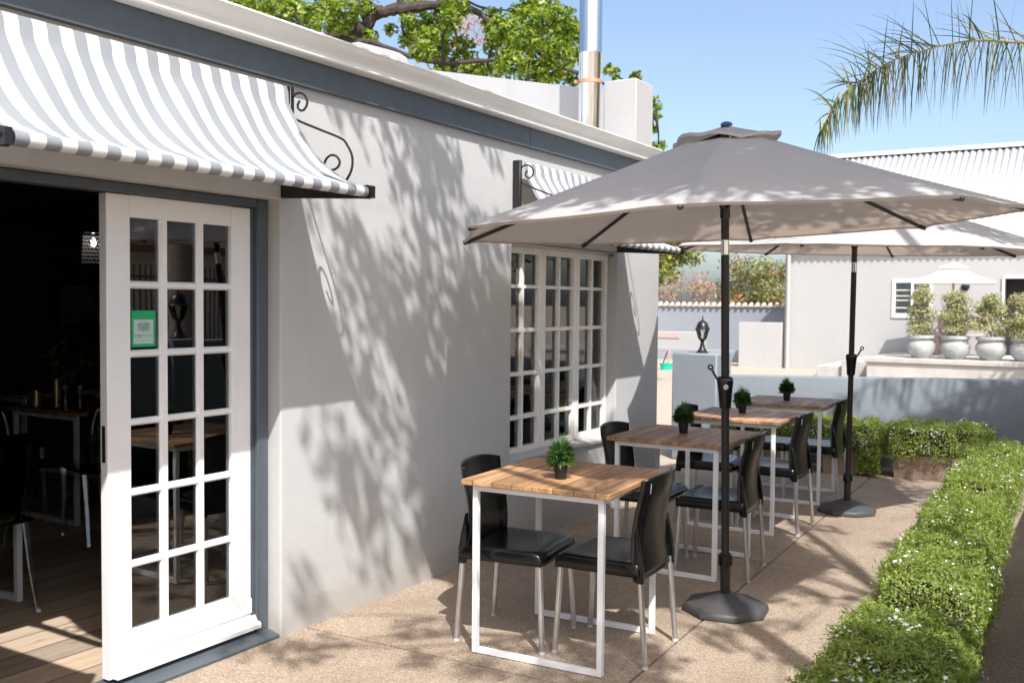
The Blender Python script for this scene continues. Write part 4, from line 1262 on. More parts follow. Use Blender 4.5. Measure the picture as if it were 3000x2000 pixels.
# far boundary wall with clay tile cap
bw = thing('boundary_wall', 'long grey boundary wall capped with pale clay tiles', 'wall')
g = G(); g.box(-24, -2.6, 30.0, 30.25, -0.3, 1.44); g.obj('wall', M['greyfar'], bw, smooth=False)
P = []
g = G()
for k in range(92):
    x = -21.2 + k * 0.2
    g.tube([(x, 29.9, 1.455), (x, 30.12, 1.52)], 0.05, 8); 
g.box(-24, -2.6, 29.95, 30.2, 1.44, 1.47)
g.obj('tile_cap', M['tilecap'], bw)
lw = thing('planter_wall', 'low white block wall with a dusty pink panel in front of the grey boundary wall', 'wall')
g = G(); g.box(-9.4, -6.90, 26.9, 27.15, -0.2, 0.70, 0.01); g.obj('wall', M['wall_far'], lw)
g = G(); g.box(-9.0, -7.66, 26.88, 26.899, 0.52, 0.665); g.obj('panel', M['brick'], lw, smooth=False)
g = G(); g.box(-8.8, -5.3, 25.6, 25.85, -0.2, 0.27, 0.01)
tag(g.obj('kerb_wall', M['greyfar']), 'low grey kerb wall in front of the white block wall', 'wall')
# basin with brushes
bs = thing('basin', 'teal plastic basin on the gravel beyond the terrace', 'basin', (-5.85, 21.6, -0.03))
g = G(); g.lathe([(0, 0.0), (0.125, 0.0), (0.15, 0.13), (0.162, 0.135), (0.162, 0.15), (0.145, 0.145), (0.12, 0.02), (0, 0.02)], 24); g.obj('bowl', M['teal'], bs)
g = G(); g.tube([(-5.80, 21.62, 0.0), (-5.80, 21.66, 0.44)], 0.022, 8)
tag(g.obj('brush_handle', M['stick']), 'brown wooden stick standing in the teal basin', 'stick')
g = G(); g.tube([(-5.97, 21.6, 0.01), (-5.85, 21.68, 0.40)], 0.014, 8)
tag(g.obj('brush_handle', M['pole']), 'thin dark stick leaning in the teal basin', 'stick')

# ================================================================== TREES
def tree(name, label, trunk_pts, trunk_r, limbs, clumps, leaf, bark, dens, lsize, lobed=False, flowers=None, group=None, power=0.5, asp=0.55):
    base = trunk_pts[0]
    t = thing(name, label, 'tree', base, 0, group)
    def loc(p): return (p[0] - base[0], p[1] - base[1], p[2] - base[2])
    g = G(); g.tube([loc(p) for p in trunk_pts], trunk_r, 14)
    tk = g.obj('trunk', bark, t)
    for pts, rr in limbs:
        g = G()
        q = [Vector(loc(p)) for p in pts]; out = []; rad = []
        for i in range(len(q) - 1):
            p0 = q[max(i - 1, 0)]; p1 = q[i]; p2 = q[i + 1]; p3 = q[min(i + 2, len(q) - 1)]
            for k in range(5):
                s = k / 5; v = 0.5 * ((2 * p1) + (p2 - p0) * s + (2 * p0 - 5 * p1 + 4 * p2 - p3) * s * s + (3 * p1 - p0 - 3 * p2 + p3) * s ** 3)
                ri = rr[0] + (rr[1] - rr[0]) * (i + s) / (len(q) - 1)
                out.append(v + Vector(RNG.normal(0, 0.18 * ri, 3))); rad.append(ri * (1 + 0.12 * math.sin((i + s) * 7)))
        out.append(q[-1]); rad.append(rr[1])
        g.tube(out, rad, 9)
        g.obj('limb', bark, t)
    P, N = clump_points([(*loc(c[:3]), c[3]) for c in clumps], dens, power)
    V, F = (lobed_leaves(P, N, lsize) if lobed else leaf_quads(P, N, lsize, asp, 0.7))
    npmesh('crown', V, F, leaf, t)
    # fine twigs linking clumps
    if flowers:
        fc, fm, fs, fd = flowers
        P, N = clump_points([(*loc(c[:3]), c[3]) for c in fc], fd, power)
        V, F = leaf_quads(P, N, fs, 0.6, 0.9)
        fo = npmesh('blossom', V, F, fm, t); fo['kind'] = 'stuff'
    return t

def twigs_to(clumps, limbpts, n, r0=0.012):
    out = []
    rs = random.Random(4)
    for c in clumps:
        best = min(limbpts, key=lambda p: (p[0] - c[0]) ** 2 + (p[1] - c[1]) ** 2 + (p[2] - c[2]) ** 2)
        if rs.random() < n:
            m_ = tuple((a + b_) / 2 + rs.uniform(-0.12, 0.12) for a, b_ in zip(best, c[:3]))
            out.append(([best, m_, c[:3]], (r0 * 2, r0)))
    return out

OAK = [[-7.88, 10.3, 5.8, 0.22], [-8.22, 10.96, 5.92, 0.26], [-7.65, 10.82, 5.8, 0.28], [-7.84, 11.37, 6.05, 0.26], [-7.87, 11.4, 5.83, 0.21], [-6.66, 10.55, 5.52, 0.19], [-6.51, 10.49, 5.32, 0.13], [-7.74, 12.1, 6.17, 0.22], [-6.67, 11.1, 5.54, 0.22], [-6.53, 11.12, 5.69, 0.22], [-7.61, 12.61, 5.92, 0.19], [-6.65, 11.72, 5.91, 0.2], [-7.26, 12.37, 5.68, 0.16], [-6.58, 11.76, 5.48, 0.13], [-6.57, 12.23, 5.69, 0.12], [-5.62, 11.43, 5.5, 0.12], [-6.28, 12.41, 6.03, 0.21], [-6.57, 12.88, 5.87, 0.22], [-5.95, 12.28, 5.49, 0.21], [-6.16, 12.78, 5.9, 0.21], [-6.37, 12.44, 5.53, 0.16], [-5.3, 11.36, 5.01, 0.19], [-6.08, 12.86, 5.43, 0.24], [-5.8, 12.56, 5.59, 0.21], [-5.28, 12.08, 5.8, 0.22], [-4.94, 11.51, 5.42, 0.17], [-6.13, 13.12, 5.22, 0.19], [-5.66, 12.28, 4.92, 0.15], [-5.75, 12.95, 5.51, 0.19], [-5.92, 13.29, 5.37, 0.22], [-5.58, 13.03, 5.12, 0.21], [-5.64, 13.57, 5.21, 0.22], [-4.84, 12.6, 5.52, 0.23], [-5.46, 13.38, 6.0, 0.19], [-4.73, 12.81, 5.66, 0.18], [-5.27, 13.89, 6.18, 0.17], [-5.41, 13.61, 5.57, 0.27], [-4.27, 12.07, 4.85, 0.24], [-4.17, 12.26, 5.21, 0.24], [-4.19, 12.49, 5.56, 0.25], [-4.92, 14.17, 5.9, 0.3], [-4.12, 13.16, 5.76, 0.25], [-4.24, 13.62, 5.63, 0.26], [-3.94, 12.86, 5.17, 0.25], [-4.45, 13.14, 5.24, 0.28], [-4.38, 12.82, 4.89, 0.23], [-4.12, 12.88, 4.87, 0.2], [-4.22, 13.49, 5.03, 0.21], [-4.1, 13.57, 5.29, 0.18], [-4.43, 14.3, 5.87, 0.19], [-4.59, 13.58, 6.09, 0.21], [-5.08, 13.99, 6.29, 0.19], [-3.89, 14.46, 5.21, 0.12], [-3.96, 14.8, 5.18, 0.08], [-3.38, 14.25, 5.02, 0.09], [-2.62, 13.25, 4.34, 0.13], [-3.26, 14.82, 4.49, 0.10], [-3.39, 15.03, 4.34, 0.09], [-3.25, 14.93, 4.03, 0.13], [-4.07, 13.53, 4.89, 0.13]]
LIMB1 = [(-8.6, 11.3, 3.9), (-7.6, 11.35, 4.95), (-7.185, 11.449, 5.361), (-6.993, 11.575, 5.569), (-6.731, 11.737, 5.597), (-6.605, 11.824, 5.805), (-6.431, 11.933, 5.858), (-6.169, 12.096, 5.912), (-5.851, 12.531, 6.043), (-5.691, 12.756, 6.243)]
LIMB2 = [(-7.999, 11.531, 4.9), (-7.297, 11.384, 5.40), (-6.396, 11.34, 5.262), (-6.161, 11.365, 5.213), (-5.611, 11.456, 4.996), (-5.193, 11.708, 4.903), (-4.6, 12.4, 5.0), (-3.9, 13.4, 4.95), (-3.3, 14.3, 4.6)]
LIMB3 = [(-6.76, 11.45, 5.45), (-6.603, 11.45, 5.762), (-6.572, 11.508, 6.145), (-6.4, 11.6, 6.9)]
LIMB4 = [(-5.851, 12.531, 6.043), (-5.335, 12.606, 5.921), (-4.9, 12.714, 5.60), (-4.4, 13.0, 5.4)]
LIMB5 = [(-6.234, 12.055, 5.886), (-6.256, 12.055, 6.194), (-6.1, 12.1, 6.9)]
extra = [[-8.6 + random.uniform(-2.5, 4.5), 12 + random.uniform(-1.6, 2.2), 7.3 + random.uniform(-0.4, 1.6), random.uniform(0.3, 0.5)] for _ in range(34)]
allp = LIMB1 + LIMB2 + LIMB3 + LIMB4 + LIMB5
tree('oak_tree', 'leafy oak with a thick gnarled limb behind the restaurant roof', [(-9.4, 11.6, -0.03), (-9.2, 11.5, 1.5), (-8.8, 11.3, 3.2), (-8.5, 11.3, 4.2)], [0.34, 0.29, 0.25, 0.2],
     [(LIMB1, (0.15, 0.06)), (LIMB2, (0.06, 0.015)), (LIMB3, (0.05, 0.02)), (LIMB4, (0.06, 0.025)), (LIMB5, (0.06, 0.03))] + twigs_to(OAK, allp, 0.8),
     OAK + extra, M['oak'], M['oakb'], 4300, 0.10, True, None, None, 0.55)

PK = [[-11.86, 21.65, 8.76, 0.31], [-11.55, 21.84, 8.85, 0.36], [-11.24, 22.02, 8.68, 0.31], [-11.7, 21.74, 8.49, 0.31], [-11.31, 21.97, 8.32, 0.31], [-10.63, 22.39, 8.32, 0.27], [-11.92, 21.59, 8.22, 0.22], [-10.69, 22.33, 8.06, 0.22], [-12.67, 21.12, 8.04, 0.22], [-12.59, 21.16, 7.86, 0.25], [-11.5, 21.9, 7.6, 0.4], [-10.9, 22.1, 7.6, 0.35]]
tree('blossom_tree', 'pinkish blossoming tree showing through the oak above the roof', [(-11.4, 22.0, -0.03), (-11.3, 21.9, 4.0), (-11.5, 21.9, 7.4)], [0.25, 0.16, 0.08],
     [([(-11.5, 21.9, 7.2), (-11.7, 21.8, 8.0), (-11.6, 21.8, 8.8)], (0.05, 0.02)), ([(-11.4, 21.9, 6.8), (-10.9, 22.2, 7.6), (-10.6, 22.4, 8.3)], (0.05, 0.02)), ([(-11.5, 21.9, 6.6), (-12.3, 21.3, 7.4), (-12.6, 21.1, 8.0)], (0.05, 0.02))],
     PK, M['pinkleaf'], M['bark'], 900, 0.09, False, (PK[:8], M['coralflower'], 0.10, 160), None, 0.7)

def blob(cx, cy, cz, rx, ry, rz, n, r0, r1, seed):
    rs = random.Random(seed); out = []
    for i in range(n):
        while True:
            u = [rs.uniform(-1, 1) for _ in range(3)]
            s = sum(a * a for a in u)
            if 0.15 < s < 1: break
        out.append([cx + u[0] * rx, cy + u[1] * ry, cz + u[2] * rz, rs.uniform(r0, r1)])
    return out
CT = blob(-4.75, 17.2, 2.75, 1.25, 1.1, 1.2, 60, 0.2, 0.36, 3)
tree('bushy_tree', 'dense bushy green tree just past the end of the restaurant wall', [(-4.8, 17.2, -0.03), (-4.75, 17.2, 1.0), (-4.7, 17.2, 2.4)], [0.12, 0.10, 0.06],
     [([(-4.75, 17.2, 1.2), (-4.4, 17.0, 1.9), (-3.9, 16.8, 2.3)], (0.05, 0.015)), ([(-4.75, 17.2, 1.4), (-5.2, 17.3, 2.2), (-5.4, 17.3, 3.0)], (0.05, 0.015))],
     CT, M['dense'], M['bark'], 2700, 0.095, False, None, None, 0.55, 0.5)
C2 = blob(-7.6, 34.5, 1.9, 2.0, 1.4, 1.25, 44, 0.35, 0.6, 5)
tree('coral_tree', 'olive green coral tree dotted with orange blossom behind the boundary wall', [(-7.4, 34.5, -0.03), (-7.4, 34.5, 1.2)], [0.2, 0.12],
     [([(-7.4, 34.5, 0.9), (-8.0, 34.2, 1.6), (-8.6, 34.0, 2.4)], (0.08, 0.03)), ([(-7.4, 34.5, 0.9), (-6.8, 34.2, 1.7), (-6.3, 34.0, 2.6)], (0.08, 0.03))],
     C2, M['coralleaf'], M['bark'], 900, 0.13, False, ([c for c in C2[::3]], M['coralflower'], 0.14, 90), 'coral trees behind the boundary wall', 0.6)
C3 = blob(-10.2, 33.6, 1.7, 1.35, 1.2, 1.15, 26, 0.25, 0.45, 8)
tree('coral_tree', 'sparse pinkish coral tree with bare twigs behind the boundary wall', [(-10.1, 33.6, -0.03), (-10.1, 33.6, 1.0)], [0.18, 0.11],
     [([(-10.1, 33.6, 0.8), (-10.1 + dx, 33.5, 1.6), (-10.1 + dx * 1.7, 33.4, 2.3)], (0.06, 0.02)) for dx in (-0.8, -0.4, -0.1, 0.25, 0.6)],
     C3, M['pinkleaf'], M['bark'], 420, 0.12, False, ([c for c in C3[::2]], M['coralflower'], 0.13, 70), 'coral trees behind the boundary wall', 0.7)
C4 = blob(-16, 36, 2.2, 4.0, 1.5, 1.6, 50, 0.5, 0.9, 12)
tree('coral_tree', 'broad green tree farther left behind the boundary wall', [(-16, 36, -0.03), (-16, 36, 1.2)], [0.25, 0.15], [], C4, M['dense'], M['bark'], 420, 0.16, False, None, 'coral trees behind the boundary wall', 0.6)

# ---- shade tree standing outside the frame on the right: its leaves dapple the terrace
SH = []
rs = random.Random(21)
def addsh(cx, cy, rx, ry, n, r0, r1, z0=4.6, z1=5.7):
    for i in range(n):
        a = rs.random() * 6.283; d = rs.random() ** 0.5
        z = rs.uniform(z0, z1)
        # keep the clump on the same sun ray whatever its height
        k = (z - 8.0) * 0.5495
        SH.append([cx + rx * d * math.cos(a) + k, cy + ry * d * math.sin(a) - k, z, rs.uniform(r0, r1)])
addsh(4.75, 1.12, 1.30, 0.85, 84, 0.26, 0.42)      # over the near umbrella
addsh(5.05, 3.95, 1.15, 0.8, 48, 0.2, 0.36)        # over the far umbrella
for f in range(20):                                # a drooping bough over the wall
    u = f / 19; addsh(3.13 + 1.15 * u, 0.88 - 1.1 * u, 0.36, 0.36, 1, 0.13, 0.22)
addsh(3.25, 1.5, 0.4, 0.4, 6, 0.08, 0.14)
addsh(6.60, -1.15, 0.36, 0.34, 9, 0.22, 0.34)      # over the near hedge
addsh(5.75, -0.70, 0.36, 0.34, 8, 0.16, 0.24)
addsh(5.1, -1.0, 1.0, 0.5, 12, 0.09, 0.16)
addsh(6.1, 0.4, 0.6, 0.9, 12, 0.07, 0.13)
addsh(6.0, 2.2, 0.4, 0.5, 5, 0.08, 0.15)
SL_ = [[(7.65, -1.55, 1.6), (5.95, 0.45, 3.4), (4.25, 1.95, 4.4), (3.25, 3.05, 5.0), (2.5, 4.1, 5.3)], [(5.95, 0.45, 3.4), (4.65, 2.85, 4.4), (3.55, 4.85, 5.0), (2.95, 6.2, 5.3)], [(5.25, 1.05, 3.8), (3.55, 1.35, 4.6), (2.35, 1.95, 5.0), (1.5, 2.75, 5.2)], [(7.35, -1.25, 2.0), (5.85, -0.55, 4.0), (4.85, 0.35, 5.0)]]
tree('shade_tree', 'tall spreading tree outside the frame that dapples the terrace with shade', [(8.5, -2.6, -0.03), (8.2, -2.2, 0.8), (7.65, -1.55, 1.7), (7.2, -1.0, 2.4)], [0.26, 0.21, 0.16, 0.12],
     [(SL_[0], (0.09, 0.02)), (SL_[1], (0.06, 0.015)), (SL_[2], (0.05, 0.010)), (SL_[3], (0.06, 0.02))] + twigs_to(SH, [p for L in SL_ for p in L], 0.9, 0.006),
     SH, M['oak'], M['bark'], 2100, 0.085, False, None, None, 0.6, 0.6)

# ---- palm outside the frame on the right with one frond reaching in
palm = thing('palm_tree', 'feathery palm whose long frond arches in from the right against the sky', 'palm', (4.9, 8.6, -0.03))
PB = Vector((4.9, 8.6, -0.03))
g = G(); pts = []; rad = []
for k in range(24):
    z = k * 3.15 / 23; pts.append((0.05 * math.sin(z), 0, z)); rad.append(0.19 - 0.03 * k / 23 + (0.018 if k % 2 else 0))
g.tube(pts, rad, 16); g.obj('trunk', M['bark'], palm)
def frond(path, n=150, ll=0.42, seed=0, droop=1.0, w0=0.006, PB=PB, palm=palm):
    rs = np.random.default_rng(seed)
    q = [Vector(p) - PB for p in path]; dense = []
    for i in range(len(q) - 1):
        p0 = q[max(i - 1, 0)]; p1 = q[i]; p2 = q[i + 1]; p3 = q[min(i + 2, len(q) - 1)]
        for k in range(10):
            s = k / 10; dense.append(0.5 * ((2 * p1) + (p2 - p0) * s + (2 * p0 - 5 * p1 + 4 * p2 - p3) * s * s + (3 * p1 - p0 - 3 * p2 + p3) * s ** 3))
    dense.append(q[-1])
    N = len(dense)
    g = G(); g.tube(dense[:N:2] + [dense[-1]], [0.016 * (1 - i / N * 1.6) + 0.0025 if i < N / 1.7 else 0.0035 for i in range(0, N, 2)] + [0.002], 6)
    fr = g.obj('frond', M['rachis'], palm)
    V = []; F = []
    for i in range(n):
        t = 0.12 + 0.88 * (i + rs.random()) / n
        fi = t * (N - 1); a = int(fi); a = min(a, N - 2)
        p = dense[a].lerp(dense[a + 1], fi - a); tg = (dense[a + 1] - dense[a]).normalized()
        lat = tg.cross(Vector((0, 0, 1))).normalized()
        if t > 0.8 and rs.random() < 0.45: continue
        L = ll * rs.uniform(0.6, 1.12) * (1.0 - 0.62 * max(0, t - 0.5) / 0.5)
        for sgn in (-1, 1):
            mode = rs.random()
            if mode < 0.74:      # hanging leaflet
                d0 = (tg * rs.uniform(-0.15, 0.4) + lat * sgn * rs.uniform(0.05, 0.35) + Vector((0, 0, -rs.uniform(0.6, 1.2)))).normalized(); grav = 1.8 * droop
            else:                # stands up, then bends over
                d0 = (tg * rs.uniform(0.3, 1.0) + lat * sgn * rs.uniform(0.15, 0.5) + Vector((0, 0, rs.uniform(0.3, 1.0)))).normalized(); grav = rs.uniform(0.2, 1.0) * droop
            d = d0.copy(); pt = p.copy(); n0 = len(V); w_ = w0 * rs.uniform(0.7, 1.2)
            sd = d.cross(Vector((rs.normal(), rs.normal(), rs.normal()))).normalized()
            seg = 5
            for k in range(seg + 1):
                ww = w_ * (1 - (k / seg) ** 2 * 0.92)
                V.append(tuple(pt - sd * ww)); V.append(tuple(pt + sd * ww))
                pt = pt + d * (L / seg); d = (d + Vector((0, 0, -grav * 0.22))).normalized()
            for k in range(seg): F.append([n0 + 2 * k, n0 + 2 * k + 1, n0 + 2 * k + 3, n0 + 2 * k + 2])
    npmesh('leaflets', V, F, M['palm'], fr)
FR0 = [(4.85, 8.55, 3.05), (4.3, 8.45, 3.26), (3.6, 8.2, 3.32), (3.0, 7.85, 3.29), (2.554, 7.456, 3.253), (2.291, 7.058, 3.208), (2.048, 6.669, 3.088), (1.91, 6.345, 2.963), (1.813, 6.162, 2.846), (1.736, 5.993, 2.733), (1.697, 5.846, 2.60), (1.681, 5.713, 2.478)]
frond(FR0, 290, 0.47, 1, w0=0.0042)
frond([(4.85, 8.55, 3.1), (4.3, 8.2, 3.7), (3.6, 7.8, 4.05), (3.0, 7.3, 4.05), (2.72, 6.9, 3.8), (2.66, 6.7, 3.62)], 110, 0.42, 2, w0=0.0045)
rs2 = random.Random(9)
for k, az in enumerate([R(160), R(172), R(182), R(192), R(203), R(214), R(176), R(-5), R(30), R(60), R(95), R(-40), R(-75), R(-100), R(-122), R(140), R(190), R(-150)]):
    L = 2.0 if not (R(-160) < az < R(-110) or az > R(130)) else 1.85 - 0.12 * (k % 3); rise = rs2.uniform(0.3, 0.9)
    pth = []
    for j in range(7):
        f = j / 6; pth.append((4.9 + math.cos(az) * L * f, 8.6 + math.sin(az) * L * f, 3.05 + rise * math.sin(f * 2.2) - 0.75 * f * f))
    frond(pth, 80, 0.40, 20 + k)

# second, taller palm added out of view to streak the slate wall with shade
PB2 = Vector((5.65, 7.75, -0.03))
palm2 = thing('palm_tree', 'taller unseen palm added beyond the side wall to shade the slate wall', 'palm', PB2)
g = G(); pts = []; rad = []
for k in range(34):
    z = k * 5.3 / 33; pts.append((0.08 * math.sin(z * 0.7), 0, z)); rad.append(0.20 - 0.04 * k / 33 + (0.018 if k % 2 else 0))
g.tube(pts, rad, 16); g.obj('trunk', M['bark'], palm2)
for k in range(36):
    az = k * 2.399; L = 2.3 + 0.3 * (k % 3); rise = rs2.uniform(0.0, 0.9); pth = []
    for j in range(7):
        f = j / 6; pth.append((5.65 + math.cos(az) * L * f, 7.75 + math.sin(az) * L * f, 5.25 + rise * math.sin(f * 2.2) - 0.9 * f * f))
    frond(pth, 95, 0.5, 60 + k, w0=0.011, PB=PB2, palm=palm2)

# ================================================================== WHAT THE DOOR GLASS REFLECTS (beyond the right edge)
fe = thing('railing_fence', 'tall metal bar fence beyond the outer pillar', 'fence')
fx0, fy0, fx1, fy1 = 9.0, 6.0, 12.5, 22.0
d = Vector((fx1 - fx0, fy1 - fy0, 0)); L = d.length; d.normalize()
g = G()
for k in range(int(L / 0.13)):
    p = Vector((fx0, fy0, 0)) + d * (k * 0.13); g.box(p.x - 0.010, p.x + 0.010, p.y - 0.010, p.y + 0.010, 0.05, 2.05)
o = g.obj('bars', M['black'], fe, smooth=False); o['kind'] = 'stuff'
for z in (0.25, 1.85):
    g = G(); g.tube([(fx0 - 0.03, fy0, z), (fx1 - 0.03, fy1, z)], 0.022, 8); g.obj('rail', M['black'], fe)
nb = thing('cottage', 'cream cottage with a brown roof beyond the bar fence', 'house')
g = G(); g.box(17, 25, 12, 27, -0.1, 2.7); g.obj('wall', M['cream'], nb, smooth=False)
g = G(); g.prism([(16.3, 2.65), (16.3, 2.8), (21, 5.0), (25.7, 2.8), (25.7, 2.65)], 'y', 11.4, 27.6); g.obj('roof', M['roofb'], nb, smooth=False)
for y in (14.2, 18.5, 22.5):
    g = G(); g.box(16.97, 16.999, y, y + 1.3, 1.0, 2.1); g.obj('window', M['dark'], nb, smooth=False)
BT = blob(11.5, 21.5, 2.3, 1.3, 1.8, 1.2, 26, 0.35, 0.6, 31)
tree('garden_tree', 'round green tree beside the cream cottage', [(11.5, 21.5, -0.03), (11.5, 21.5, 1.6)], [0.14, 0.1], [], BT, M['dense'], M['bark'], 700, 0.13)

BT2 = blob(4.5, 18.3, 4.3, 1.3, 1.3, 0.9, 34, 0.25, 0.45, 41)
tree('garden_tree', 'slim tree beyond the terrace wall that shades the right end of the veranda', [(5.2, 18.0, -0.03), (5.1, 18.1, 2.0), (4.7, 18.3, 3.8)], [0.13, 0.1, 0.06], [], BT2, M['oak'], M['bark'], 420, 0.13)

# ================================================================== INTERIOR
def dine_table(label, x, y, rz, w_, d_, grp='dining tables inside the restaurant'):
    t = thing('dining_table', label, 'table', (x, y, 0.004), rz, grp)
    H = 0.75; lw = 0.03; a = w_ / 2 - 0.03; c = d_ / 2 - 0.03
    g = G(); g.box(-w_ / 2, w_ / 2, -d_ / 2, d_ / 2, H - 0.025, H, 0.003); g.obj('tabletop', M['wood'], t)
    for sx in (-1, 1):
        for sy in (-1, 1):
            x0 = min(sx * a, sx * (a - lw)); y0 = min(sy * c, sy * (c - lw))
            g = G(); g.box(x0, x0 + lw, y0, y0 + lw, 0.0, H - 0.026, 0.002); g.obj('leg', M['tmetal'], t)
    for sy in (-1, 1):
        y0 = min(sy * c, sy * (c - lw)) + 0.001
        for z0 in (0.0, H - 0.056):
            g = G(); g.box(-a + lw, a - lw, y0, y0 + lw - 0.002, z0, z0 + 0.028, 0.001); g.obj('cross_bar', M['tmetal'], t)
    return t
dine_table('wooden dining table just inside the doorway at the left edge', -1.80, 2.55, R(1), 0.78, 0.75)
dine_table('dark dining table carrying tins and bottles deep in the room', -3.02, 4.40, R(0), 0.76, 0.76)
dine_table('dining table at the back of the dark room, behind the bottles', -4.6, 4.9, R(0), 1.2, 0.76)
def ghost_chair(t):
    def frame(pts, r): 
        g = G(); g.tube(pts, r, 8); return g
    g = G(); g.box(-0.20, 0.20, -0.20, 0.20, 0.435, 0.455, 0.008); g.obj('seat', M['acrylic'], t)
    for (x, y, xf) in ((0.17, -0.17, 0.19), (0.17, 0.17, 0.19), (-0.17, -0.17, -0.25), (-0.17, 0.17, -0.25)):
        g = G(); g.tube([(x, y, 0.434), ((x + xf) / 2, y, 0.2), (xf, y * 1.04, 0.0)], [0.019, 0.017, 0.014], 4); g.obj('leg', M['acrylic'], t)
    P = []
    for h in range(9):
        z = 0.456 + h * 0.052; w_ = 0.19 * math.sqrt(max(0.06, 1 - ((h - 4) / 4.6) ** 4))
        P.append([(-0.19 - 0.075 * (h / 8) ** 1.2 - 0.03 * (1 - (k / 4 - 1) ** 2), w_ * (k / 4 - 1), z) for k in range(9)])
    g = G(); g.grid(P); o = g.obj('backrest', M['acrylic'], t, ang=70); o.modifiers.new('t', 'SOLIDIFY').thickness = 0.010
GC = [(-1.42, 2.62, 185, 'clear acrylic chair at the left edge, by the doorway table'), (-2.75, 3.72, 95, 'clear acrylic chair at the near side of the bottle table'), (-2.30, 3.98, 165, 'clear acrylic chair half hidden by the open door edge'), (-3.55, 4.1, 10, 'clear acrylic chair on the far side of the bottle table'), (-4.0, 4.4, 60, 'clear acrylic chair deep in the dark room')]
first = None
for (x, y, a, lb) in GC:
    if first is None:
        first = thing('acrylic_chair', lb, 'chair', (x, y, 0.004), R(a), 'clear acrylic chairs inside'); ghost_chair(first)
    else:
        c = copy_tree(first); c.location = (x, y, 0.004); c.rotation_euler = (0, 0, R(a)); c['label'] = lb
# things on the bottle table
for (x, y, h, r_, lb) in ((-3.22, 4.13, 0.11, 0.045, 'short gold tin on the bottle table, left of the bottles'), (-3.05, 4.17, 0.19, 0.034, 'tall gold tin on the bottle table, middle of the group')):
    t = thing('tin', lb, 'tin', (x, y, 0.755)); g = G(); g.lathe([(0, 0), (r_, 0), (r_, h), (r_ * 0.9, h), (r_ * 0.9, 0.02), (0, 0.02)], 20); g.obj('can', M['tin'], t)
for (x, y, lb) in ((-2.88, 4.12, 'slim clear oil bottle on the bottle table'), (-2.78, 4.16, 'stoppered clear carafe at the right of the bottle table')):
    t = thing('bottle', lb, 'bottle', (x, y, 0.755)); g = G(); g.lathe([(0, 0), (0.032, 0), (0.034, 0.06), (0.014, 0.11), (0.014, 0.14), (0, 0.14)], 16); g.obj('glass', M['acrylic'], t)
    g = G(); g.lathe([(0, 0.141), (0.017, 0.141), (0.017, 0.165), (0, 0.165)], 12); g.obj('stopper', M['stick'], t)
dp = thing('dark_plant', 'leafy plant standing behind the tins in the dark room', 'plant', (-3.2, 4.35, 0.755))
P, N = clump_points([(0, 0, 0.25, 0.13), (0.1, 0.05, 0.32, 0.1), (-0.1, 0, 0.36, 0.1)], 5000); V, F = leaf_quads(P, N, 0.06, 0.5, 0.8); npmesh('foliage', V, F, M['dense'], dp)
g = G(); g.lathe([(0, 0), (0.06, 0), (0.07, 0.15), (0, 0.15)], 16); g.obj('pot', M['pot'], dp)
# pendant lamp of crystal rows
pl = thing('pendant_lamp', 'lit crystal pendant lamp hanging in the dark room', 'lamp', (-2.14, 3.81, 1.70))
g = G(); g.tube([(0, 0, 0.20), (0, 0, 0.515)], 0.004, 6); g.obj('cord', M['black'], pl)
g = G(); g.lathe([(0, -0.02), (0.012, -0.012), (0.016, 0.005), (0.012, 0.025), (0.0, 0.04)], 14, (0, 0, 0.13)); g.obj('bulb', M['glow'], pl)
g = G()
for k in range(8):
    z = 0.02 + k * 0.022; r_ = 0.062 - 0.001 * k
    for q in range(18):
        a = 2 * PI * (q + 0.5 * (k % 2)) / 18
        c = Vector((r_ * math.cos(a), r_ * math.sin(a), z)); s_ = 0.009
        v = [g.bm.verts.new(c + Vector(o_) * s_) for o_ in ((1, 0, 0), (0, 1, 0), (-1, 0, 0), (0, -1, 0), (0, 0, 1), (0, 0, -1))]
        for i_ in range(4):
            g.bm.faces.new((v[i_], v[(i_ + 1) % 4], v[4])); g.bm.faces.new((v[(i_ + 1) % 4], v[i_], v[5]))
cr = g.obj('crystals', M['crystal'], pl, smooth=False)
g = G()
for z in (0.20,): g.tube([(0.062 * math.cos(2 * PI * k / 24), 0.062 * math.sin(2 * PI * k / 24), z) for k in range(25)], 0.003, 6, cap=False)
g.obj('ring', M['chrome'], pl)
# framed sketch on the far room wall
pf = thing('framed_picture', 'dim framed sketch hanging on the far wall of the dark room', 'picture', (-5.6, 6.3, 1.44))
g = G(); g.box(-0.02, 0.02, -0.42, 0.42, -0.22, 0.22, 0.004); g.obj('frame', M['black'], pf)
g = G(); g.box(0.021, 0.023, -0.39, 0.39, -0.19, 0.19); g.obj('picture_sheet', M['art'], pf, smooth=False)
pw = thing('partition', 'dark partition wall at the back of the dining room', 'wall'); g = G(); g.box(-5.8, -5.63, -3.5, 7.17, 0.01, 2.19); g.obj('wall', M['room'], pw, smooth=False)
g = G(); g.box(-5.629, -5.58, -3.5, 7.17, 1.93, 1.985, 0.01); g.obj('dado_rail', M['cornice'], pw)

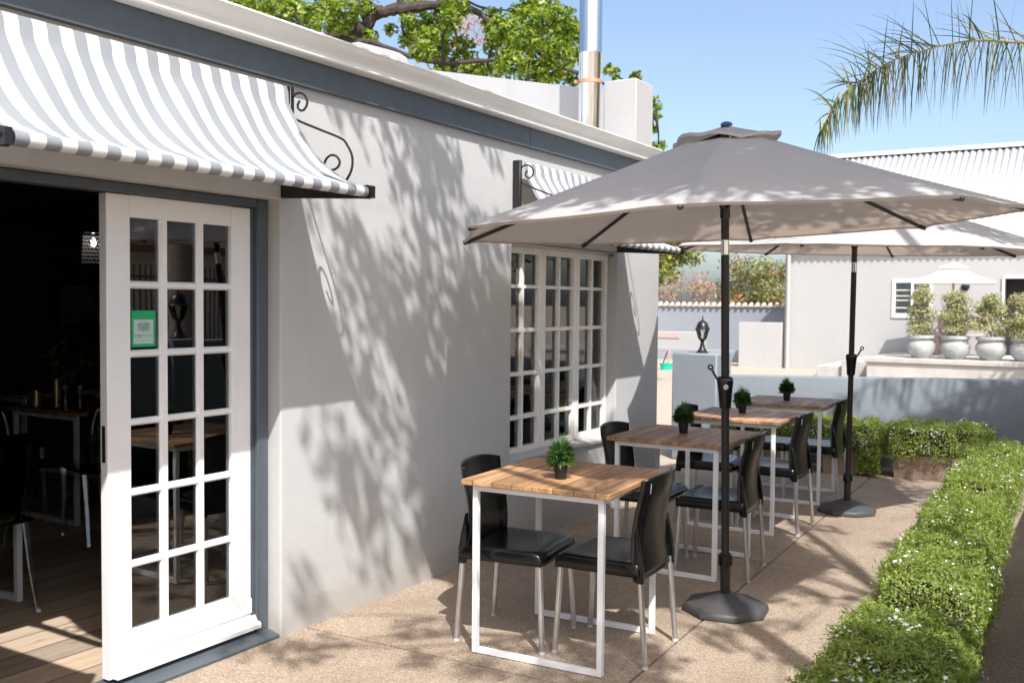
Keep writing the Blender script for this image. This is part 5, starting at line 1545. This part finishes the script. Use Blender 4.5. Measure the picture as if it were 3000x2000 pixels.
# ================================================================== LIGHT, SKY, CAMERA
w = bpy.data.worlds.new('World'); S.world = w; w.use_nodes = True
nt = w.node_tree; bg = nt.nodes['Background']
sk = nt.nodes.new('ShaderNodeTexSky'); sk.sky_type = 'NISHITA'; sk.sun_disc = False
sk.sun_elevation = R(52.2); sk.sun_rotation = R(135); sk.air_density = 0.75; sk.dust_density = 3.4; sk.ozone_density = 1.6; sk.altitude = 200
nt.links.new(mixc(nt, 1.0, sk.outputs[0], (1.0, 0.965, 0.90), 'MULTIPLY'), bg.inputs[0]); bg.inputs[1].default_value = 0.10
sun = bpy.data.lights.new('sun', 'SUN'); sun.energy = 2.3; sun.angle = R(0.53); sun.color = (1.0, 0.975, 0.94)
so = bpy.data.objects.new('sun', sun); COL.objects.link(so)
so.rotation_euler = Vector((-0.5, 0.5, -0.91)).to_track_quat('-Z', 'Y').to_euler()
so.location = (10, -10, 20)

cam = bpy.data.cameras.new('camera'); co = bpy.data.objects.new('camera', cam); COL.objects.link(co)
cam.sensor_width = 36; cam.lens = 34.98; cam.clip_end = 2000; cam.clip_start = 0.05
yaw, pit, rol = R(31.464), R(2.247), R(0.5188)
F_ = Vector((-math.sin(yaw) * math.cos(pit), math.cos(yaw) * math.cos(pit), -math.sin(pit)))
R_ = Vector((math.cos(yaw), math.sin(yaw), 0)); U_ = R_.cross(F_)
R2 = R_ * math.cos(rol) + U_ * math.sin(rol); U2 = U_ * math.cos(rol) - R_ * math.sin(rol)
mt = Matrix((R2, U2, -F_)).transposed().to_4x4(); mt.translation = Vector((3.15607, 0.0, 1.5013))
co.matrix_world = mt
cam.dof.use_dof = True; cam.dof.focus_distance = 4.7; cam.dof.aperture_fstop = 4.5
S.camera = co
S.view_settings.view_transform = 'Standard'; S.view_settings.look = 'None'; S.view_settings.gamma = 1.0
S.view_settings.exposure = 1.6
S.cycles.max_bounces = 10; S.cycles.transparent_max_bounces = 24; S.cycles.diffuse_bounces = 8; S.cycles.glossy_bounces = 4
S.cycles.use_denoising = True
S.cycles.sample_clamp_indirect = 6.0
